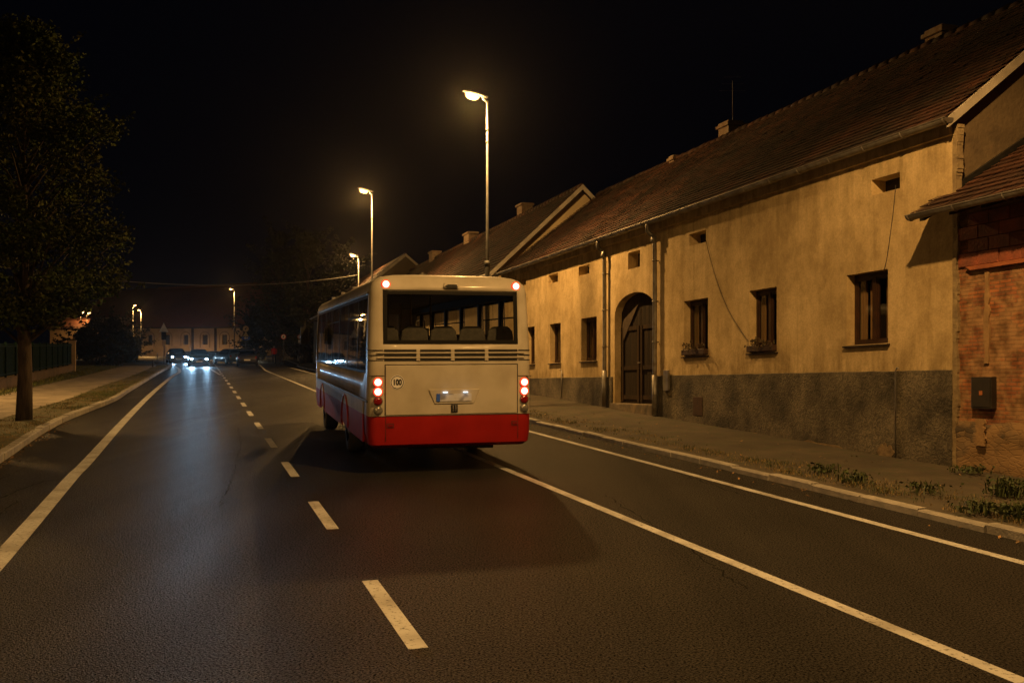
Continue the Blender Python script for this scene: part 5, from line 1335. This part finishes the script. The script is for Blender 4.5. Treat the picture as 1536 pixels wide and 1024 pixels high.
# ------------------------------------------------------------------ far hall
HY=168
ha=at(196,532,HY+2); hb_=at(400,532,HY-6)
hall=thing('hall','long far hall with arched windows and a huge dark red roof','hall',Vector((ha.x,ha.y,0)))
hdv=Vector((hb_.x-ha.x,hb_.y-ha.y,0)); HLn=hdv.length; hdv.normalize(); hnv=Vector((-hdv.y,hdv.x,0))
def hl(s,n,z): v=hdv*s+hnv*n; return Vector((v.x,v.y,z))
WH=4.75
mb=MB(); wins=[]
sp=HLn/204
for px in (226,253,281,310,339,368): c=(px-196)*sp; wins.append((c-.5,c+.5,1.75,3.45))
facade_wall(mb,0,HLn,-.1,WH,wins,depth=.5,tf=hl); mb.quad(hl(0,0,-.1),hl(0,18,-.1),hl(0,18,WH),hl(0,0,WH)); mb.quad(hl(HLn,0,-.1),hl(HLn,18,-.1),hl(HLn,18,WH),hl(HLn,0,WH))
mb.build('wall',M['farwall'],hall)
for (a,b,c,d_) in wins:
    q=MB(); m=(a+b)/2
    q.prism([hl(a,.3,c),hl(b,.3,c),hl(b,.3,d_)]+[hl(m+.42*math.cos(PI*i/8),.3,d_-.42+.42*math.sin(PI*i/8)) for i in range(9)][1:8]+[hl(a,.3,d_)],hl(0,.1,0)); q.build('arched_window',M['dark'],hall)
    q=MB(); q.tube([hl(m-.95,-.05,1.2),hl(m-.95,-.05,3.1)]+[hl(m-.95*math.cos(PI*i/10),-.05,3.1+.85*math.sin(PI*i/10)) for i in range(11)]+[hl(m+.95,-.05,1.2)],.09,6); q.build('arch_moulding',pm('arch_stone',(.24,.18,.12),(.18,.13,.09),1,.9),hall)
for px in (292,326): c=(px-196)*sp; q=MB(); q.box(c-.15,c+.15,-.3,0,-.1,WH,tf=hl); q.build('downpipe',M['wood'],hall)
q=MB(); q.box(-.3,HLn+.3,-.35,.0,WH-.2,WH+.05,tf=hl); q.build('cornice',M['dark'],hall)
zt2=at(300,427,HY+9).z
q=MB(); q.add([hl(-1,-.5,WH),hl(HLn+1,-.5,WH),hl(HLn+1,9,zt2),hl(-1,9,zt2-.6),hl(HLn+1,18.5,WH),hl(-1,18.5,WH)],[(0,1,2,3),(3,2,4,5),(0,3,5),(1,2,4)]); hr=q.build('roof',M['farroof'],hall)
q=MB()
q.tube([hl(-1,9,zt2-.55),hl(HLn+1,9,zt2+.05)],.2,6); q.build('ridge_tiles',M['farroof'],hr)
# larger dark roof mass to the left and right behind
barn=thing('barn','second long building behind the hall, mostly its dark red roof','building',gx(172,188,0))
q=MB(); L2=31; z1=at(300,424,192).z
q.box(-3,L2,0,12,-.1,7); q.build('wall',M['farwall'],barn)
q=MB(); q.add([(-6,-1,7),(L2+1,-1,7),(L2+1,6,z1+.6),(-4,6,z1-1.6),(L2+1,13,7),(-6,13,7)],[(0,1,2,3),(3,2,4,5),(0,3,5),(1,2,4)]); q.build('roof',M['farroof'],barn)
# annex left of hall with scalloped wall
ax=thing('garden_wall','pale scalloped wall left of the far hall','wall',gx(183,160,0))
q=MB(); P=[Vector((0,0,-.1))]
for i in range(0,25): x=i*.09*1; P.append(Vector((x,0,2.9+.5*abs(math.sin(i*PI/6)))))
P.append(Vector((24*.09,0,-.1))); q.prism(P,(0,.4,0)); q.build('wall_panel',M['farwall'],ax)
q=MB(); q.box(-.1,2.3,-.1,0,-.1,.7); q.build('base_course',M['stone'],ax)
lw=thing('garden_wall','low tan garden wall with dark bays in front of the hall','wall',gx(200,150,0))
q=MB(); q.box(0,8.6,0,.3,-.1,1.45); q.box(-.05,8.65,-.05,.35,1.451,1.55); q.build('wall_panel',M['farwall'],lw)
for x in (0.2,2.6,5.0,7.6): q=MB(); q.box(x,x+.35,-.12,0,-.1,1.75); q.build('pier',M['farwall'],lw)
# long dark hedge-like barrier
bar=thing('parapet','long dark low parapet behind the cars with a pale top rail','wall',gx(276,118,0))
q=MB(); q.box(0,8.3,0,.25,-.1,.95); q.build('wall_panel',pm('dark_parapet',(.12,.12,.10),(.07,.07,.06),1,.8),bar)
q=MB(); q.box(0,8.3,-.03,.28,.951,1.03); q.build('top_rail',M['greyback'],bar)
# lit building at far left
lb=thing('shop_building','small lit building far left behind the fence','building',gx(98,125,0))
q=MB(); q.box(-2,2.4,0,6,-.1,3.9); q.build('wall',pm('lit_plaster',(.5,.34,.2),(.4,.27,.16),1,.9),lb)
q=MB(); q.prism([Vector((-2.3,-.3,3.9)),Vector((2.7,-.3,3.9)),Vector((2.0,3,5.4)),Vector((-2,3,5.4))],(0,.3,.02)); q.build('roof',M['farroof'],lb)
q=MB(); q.box(1.3,2.1,-.05,-.001,1.2,2.2); q.build('window',emit('lit_shop_window',(1,.75,.45),1.5),lb)
q=MB(); q.box(.2,.9,-.06,-.001,-.05,2.1); q.build('door',M['wood'],lb)
street_lamp(gx(130,122,0),5.75,'far left lamp right of the two over the lit shop',0,380,arm=.0,rad=.05,lens='sodium_far')
street_lamp(gx(121,126,0),6.0,'far left lamp left of the two over the lit shop',0,260,arm=.0,rad=.05,lens='sodium_far')
# advert post with white lights
t=thing('sign_post','far left post with two small white illuminated boards','sign',gx(118,116,0))
q=MB(); q.tube([(0,0,0),(0,0,3.6)],.07,8); q.build('pole',M['fencegreen'],t)
for z in (.35,2.9,):
    q=MB(); q.box(.05,.35,-.08,.0,z,z+.45); q.build('light_box',emit('cool_light_box',(.7,.9,1),3),t)

# ------------------------------------------------------------------ traffic signs
def sign(name,label,px,py_base,parts,pole_top,Y=None,cat='road sign'):
    p=g(px,py_base) if Y is None else gx(px,Y,0); Y=p.y
    t=thing(name,label,cat,p)
    zt=at(px,pole_top,Y).z; q=MB(); q.tube([(0,0,0),(0,0,zt)],.04,8); q.build('pole',M['lampmetal'],t)
    sc=Y/FPX
    for (kind,py,wpx,hpx,mats,nm) in parts:
        zc=at(px,py,Y).z; w_=wpx*sc/2; h_=hpx*sc/2; q=MB(); y=-.06
        if kind=='disc':
            disc(q,(0,y,zc),w_,(0,-1,0),20,0,.02); f=q.build(nm,M[mats[0]],t)
            q=MB(); disc(q,(0,y-.021,zc),w_*.76,(0,-1,0),20,0,.004); f2=q.build('face',M[mats[1]],f)
            q=MB(); q.prism([Vector((-w_*.4,y-.0255,zc-.1*w_)),Vector((-.1*w_,y-.0255,zc-.4*w_)),Vector((.4*w_,y-.0255,zc+.35*w_)),Vector((.1*w_,y-.0255,zc+.42*w_))],(0,-.003,0)); q.build('symbol',M[mats[2]],f)
        elif kind=='oval':
            P=[Vector((w_*math.cos(2*PI*i/20),y,zc+h_*math.sin(2*PI*i/20))) for i in range(20)]; q.prism(P,(0,-.02,0)); f=q.build(nm,M[mats[0]],t)
            q=MB(); q.prism([Vector((-w_*.5,y-.021,zc)),Vector((0,y-.021,zc-h_*.55)),Vector((0,y-.021,zc-h_*.2)),Vector((w_*.5,y-.021,zc-h_*.2)),Vector((w_*.5,y-.021,zc+h_*.2)),Vector((0,y-.021,zc+h_*.2)),Vector((0,y-.021,zc+h_*.55))],(0,-.004,0)); q.build('arrow',M[mats[1]],f)
        elif kind=='tri':
            q.prism([Vector((-w_,y,zc-h_)),Vector((w_,y,zc-h_)),Vector((0,y,zc+h_))],(0,-.02,0)); f=q.build(nm,M[mats[0]],t)
            if len(mats)>1:
                q=MB(); q.prism([Vector((-w_*.62,y-.021,zc-h_*.7)),Vector((w_*.62,y-.021,zc-h_*.7)),Vector((0,y-.021,zc+h_*.52))],(0,-.004,0)); q.build('face',M[mats[1]],f)
        elif kind=='rect':
            q.box(-w_,w_,y-.02,y,zc-h_,zc+h_); q.build(nm,M[mats[0]],t)
    return t
sign('road_sign','pale backed triangular sign above a narrow dark panel, left of the headlamp cars',246,548,[('tri',491,14,14,('white',),'triangle'),('rect',503,7,13,('dark',),'panel')],484)
sign('road_sign','stacked yellow signs above a blue arrow sign behind the parked black cars',369,545,[('disc',493,9,9,('signyel','signyel','dark'),'upper_disc'),('tri',501,9,8,('signyel',),'triangle'),('oval',507,13,7,('signblue','white'),'arrow_plate')],488)
sign('road_sign','round white sign with red rim, left of two before the dark trees',425.5,536,[('disc',505,8,8,('signred','white','black'),'disc')],500,Y=90)
sign('road_sign','small round pinkish sign nearest the bus front',449,536,[('disc',505,5.5,8,('signred','white','black'),'disc'),('rect',512,3,4,('white',),'plate')],500,Y=86)
# person in red beside the blue white board
def person(loc,label):
    t=bpy.data.meshes.new('person'); H=1.0
    V=[(0,0,.95),(0,0,1.15),(0,0,1.42),(0,.0,1.52),(0,0,1.62),(0,-.01,1.72),
       (.19,0,1.42),(.24,.03,1.14),(.22,-.06,.92),(-.19,0,1.42),(-.24,-.03,1.14),(-.22,-.1,.93),
       (.1,0,.9),(.12,-.06,.5),(.12,.02,.1),(.12,-.12,.05),(-.1,0,.9),(-.11,.08,.5),(-.11,.16,.1),(-.11,.04,.05)]
    E=[(0,1),(1,2),(2,3),(3,4),(4,5),(2,6),(6,7),(7,8),(2,9),(9,10),(10,11),(0,12),(12,13),(13,14),(14,15),(0,16),(16,17),(17,18),(18,19)]
    Rd=[.16,.15,.18,.065,.10,.085,.075,.05,.032,.075,.05,.032,.10,.07,.045,.045,.10,.07,.045,.045]
    for hnd in (8,11):
        b=V[hnd]
        for k in range(5):
            V.append((b[0]+(-.03+.018*k if k<4 else 0),b[1]-.02-(.05 if k==4 else 0),b[2]-(.09 if k<4 else .05)-.008*(k%3))); E.append((hnd,len(V)-1)); Rd.append(.009)
    t.from_pydata(V,E,[]); o=bpy.data.objects.new('person',t); COL.objects.link(o); o.location=loc
    m=o.modifiers.new('skin','SKIN')
    for i,v in enumerate(t.skin_vertices[0].data): v.radius=(Rd[i],Rd[i]); v.use_root=(i==0)
    o.modifiers.new('sub','SUBSURF').levels=1; o.modifiers['sub'].render_levels=2
    t.materials.append(zpaint('clothes',[(0,(.03,.03,.03)),(.1,(.02,.03,.09)),(.93,(.42,.025,.03)),(1.52,(.5,.32,.24)),(1.7,(.04,.025,.02))],.8,0,False))
    return tag(o,label,'person')
person(g(411,545.5),'person in a red top and dark blue trousers standing by the far kerb')
t=thing('direction_board','low blue and white board at the feet of the person in red','sign',g(404,543))
q=MB(); q.box(-.28,.28,-.03,.03,.25,.62); bd_=q.build('board',M['signblue'],t); q=MB(); q.box(-.24,.24,-.036,-.031,.34,.52); q.build('stripe',M['white'],bd_)
q=MB(); q.box(-.2,-.16,-.02,.02,0,.25); q.box(.16,.2,-.02,.02,0,.25); q.build('leg',M['greyback'],t)

# ------------------------------------------------------------------ cars
def car(label,loc,rz,paint,head=None,tail=None,kind='hatch',power=0,aim=None):
    t=thing('parked_car' if head is None else 'car',label,'car',loc,rz)
    # y forward; stations (y, zlow, zbelt, halfwidth, zroof, roof halfwidth)
    ST=[(2.05,.32,.55,.70,.56,.66),(1.95,.25,.68,.80,.69,.74),(1.5,.2,.80,.85,.82,.78),(.95,.2,.88,.86,.92,.78),(.75,.2,.90,.86,1.02,.74),(.05,.2,.92,.87,1.40,.60),(-.35,.2,.93,.87,1.45,.58),(-1.2,.2,.95,.87,1.43,.57),(-1.65,.2,.97,.86,1.30,.58),(-1.95,.22,.98,.82,1.06,.66),(-2.08,.3,.85,.76,.88,.68),(-2.1,.38,.6,.7,.62,.62)]
    def ring(s): y,zl_,zb,hw,zr,rw=s; return [(-hw*.9,y,zl_),(-hw,y,zl_+.12),(-hw*1.01,y,(zl_+zb)/2),(-hw*.97,y,zb),(-rw,y,zr-.03),(-rw*.8,y,zr),(0,y,zr+.015),(rw*.8,y,zr),(rw,y,zr-.03),(hw*.97,y,zb),(hw*1.01,y,(zl_+zb)/2),(hw,y,zl_+.12),(hw*.9,y,zl_)]
    b=MB(); gq=MB(); N=13
    Rg=[ring(s) for s in ST]
    for r in Rg: b.v.extend(r); gq.v.extend([(x*1.004,y,z+.003) for x,y,z in r])
    for i in range(len(ST)-1):
        for j in range(N-1):
            f=[i*N+j,i*N+j+1,(i+1)*N+j+1,(i+1)*N+j]; b.f.append(f); b.m.append(0)
            side=j in (3,8) and 4<=i<=7
            ws=i in (4,) and 4<=j<=7; rw_=i==8 and 4<=j<=7
            if side or ws or rw_: gq.f.append(f); gq.m.append(0)
        b.f.append([i*N+N-1,i*N,(i+1)*N,(i+1)*N+N-1]); b.m.append(0)
    b.f.append(list(range(N))); b.f.append([(len(ST)-1)*N+k for k in range(N)]); b.m+=[0,0]
    body=autosmooth(b.build('body',paint,t),.6)
    gq.build('window',M['carglass'],t)
    for y in (1.3,-1.3):
        for sx in (-1,1):
            q=MB(); q.tube([(sx*.68,y,.31),(sx*.70,y,.31),(sx*.86,y,.31),(sx*.885,y,.31)],[.28,.31,.31,.28],18); W=q.build('wheel',M['rubber'],t)
            q=MB(); disc(q,(sx*.886,y,.31),.19,(sx,0,0),14,0,.008); q.build('rim',M['chrome'],W)
    for sx in (-1,1):
        q=MB(); disc(q,(sx*.60,1.93,.61),.085,(0,1,.0),14,0,.1); q.build('headlight',M[head] if head else M['clear_lens'],t)
        q=MB(); q.box(sx*.72-.08,sx*.72+.08,-2.1,-1.98,.70,.84); q.build('tail_lamp',M['tail_far'] if tail else M['red_lens_off'],t)
        q=MB(); q.box(sx*.97-.08,sx*.97+.08,.55,.67,.9,1.02); q.tube([(sx*.8,.6,.9),(sx*.92,.6,.95)],.02,5); q.build('mirror',paint,t)
    q=MB(); q.box(-.26,.26,2.05,2.075,.36,.47); q.box(-.26,.26,-2.125,-2.1,.5,.61); q.build('licence_plate',M['white'],t)
    q=MB(); q.box(-.5,.5,1.98,2.06,.56,.62); q.build('grille',M['dark'],t)
    if head and power:
        for sx in (-1,1):
            l=bpy.data.lights.new('head_light','SPOT'); l.energy=power; l.color=(.38,.68,1) if head=='xenon' else (1,.85,.6); l.spot_size=math.radians(28); l.spot_blend=.9; l.shadow_soft_size=.09
            o=bpy.data.objects.new('head_light',l); COL.objects.link(o); o.parent=t; o.location=(sx*.60,2.12,.61); o.rotation_euler=(math.radians(90-4),0,0)
    return t
toward=lambda p: math.atan2(p.x,-(-p.y)) # heading so that +y local points at the camera
def face_cam(p,extra=0): 
    d=Vector((0,0,0))-Vector((p.x,p.y,0)); return math.atan2(-d.x,d.y)+extra
bloom_blue=carpaint('bloom_blue_paint',(.06,.11,.19)); blk=carpaint('black_paint',(.012,.012,.015)); gry=carpaint('grey_paint',(.14,.17,.22))  # first paint's brighter blue stands in for headlamp bloom on the body
pA=gx(298,84); car('car tinted blue for headlamp bloom, with cool white headlamps driving toward the camera, nearer of two',pA,face_cam(pA,.02),bloom_blue,'xenon',power=1250)
pB=gx(265,97); car('dark car with cool headlamps behind and left of the nearer oncoming car',pB,face_cam(pB,.10),gry,'xenon',power=600)
pD=gx(371,84); car('black car seen from behind under the stacked yellow and blue signs',pD,math.radians(15),blk,None)
pC=gx(343,93); car('dark grey car standing left of the black one, angled',pC,math.radians(40),bloom_blue,None)
pE=gx(368,106); car('far car with glaring warm headlamps behind the black car',pE,face_cam(pE,.25),gry,'warmhead',power=300)
# ------------------------------------------------------------------ overhead cable
wp=thing('utility_pole','plain wooden pole outside the left edge carrying the overhead cable','pole',gx(-70,46,0))
q=MB(); q.tube([(0,0,-.1),(0,0,6.4)],[.14,.1],10); q.build('pole',M['bark'],wp)
q=MB(); q.box(-.4,.4,-.05,.05,5.9,6.0); q.build('crossarm',M['wood'],wp)
a=Vector(wp.location)+Vector((0,0,5.95)); b=at(538,412,72)
P=[]
for i in range(33):
    t=i/32; p=a.lerp(b,t); p.z-=1.0*4*t*(1-t); P.append(p)
q=MB(); q.tube(P,.022,6); tag(q.build('overhead_cable',M['wire_far']),'overhead cable sagging across the street from the left tree','cable')

hz_m=bpy.data.materials.new('glow_haze'); hz_m.use_nodes=True; nt=hz_m.node_tree; nt.nodes.clear()  # volume added to imitate lens bloom around the lamps
o_=node(nt,'ShaderNodeOutputMaterial'); v_=node(nt,'ShaderNodeVolumePrincipled'); v_.inputs['Color'].default_value=(.9,.9,.9,1); v_.inputs['Density'].default_value=.00014; v_.inputs['Anisotropy'].default_value=.9
nt.links.new(v_.outputs[0],o_.inputs['Volume'])
mb=MB(); mb.box(-120,60,-40,260,-1.2,22); tag(mb.build('haze',hz_m),'thin haze added to imitate lens glow around the lamps','haze',kind='stuff')
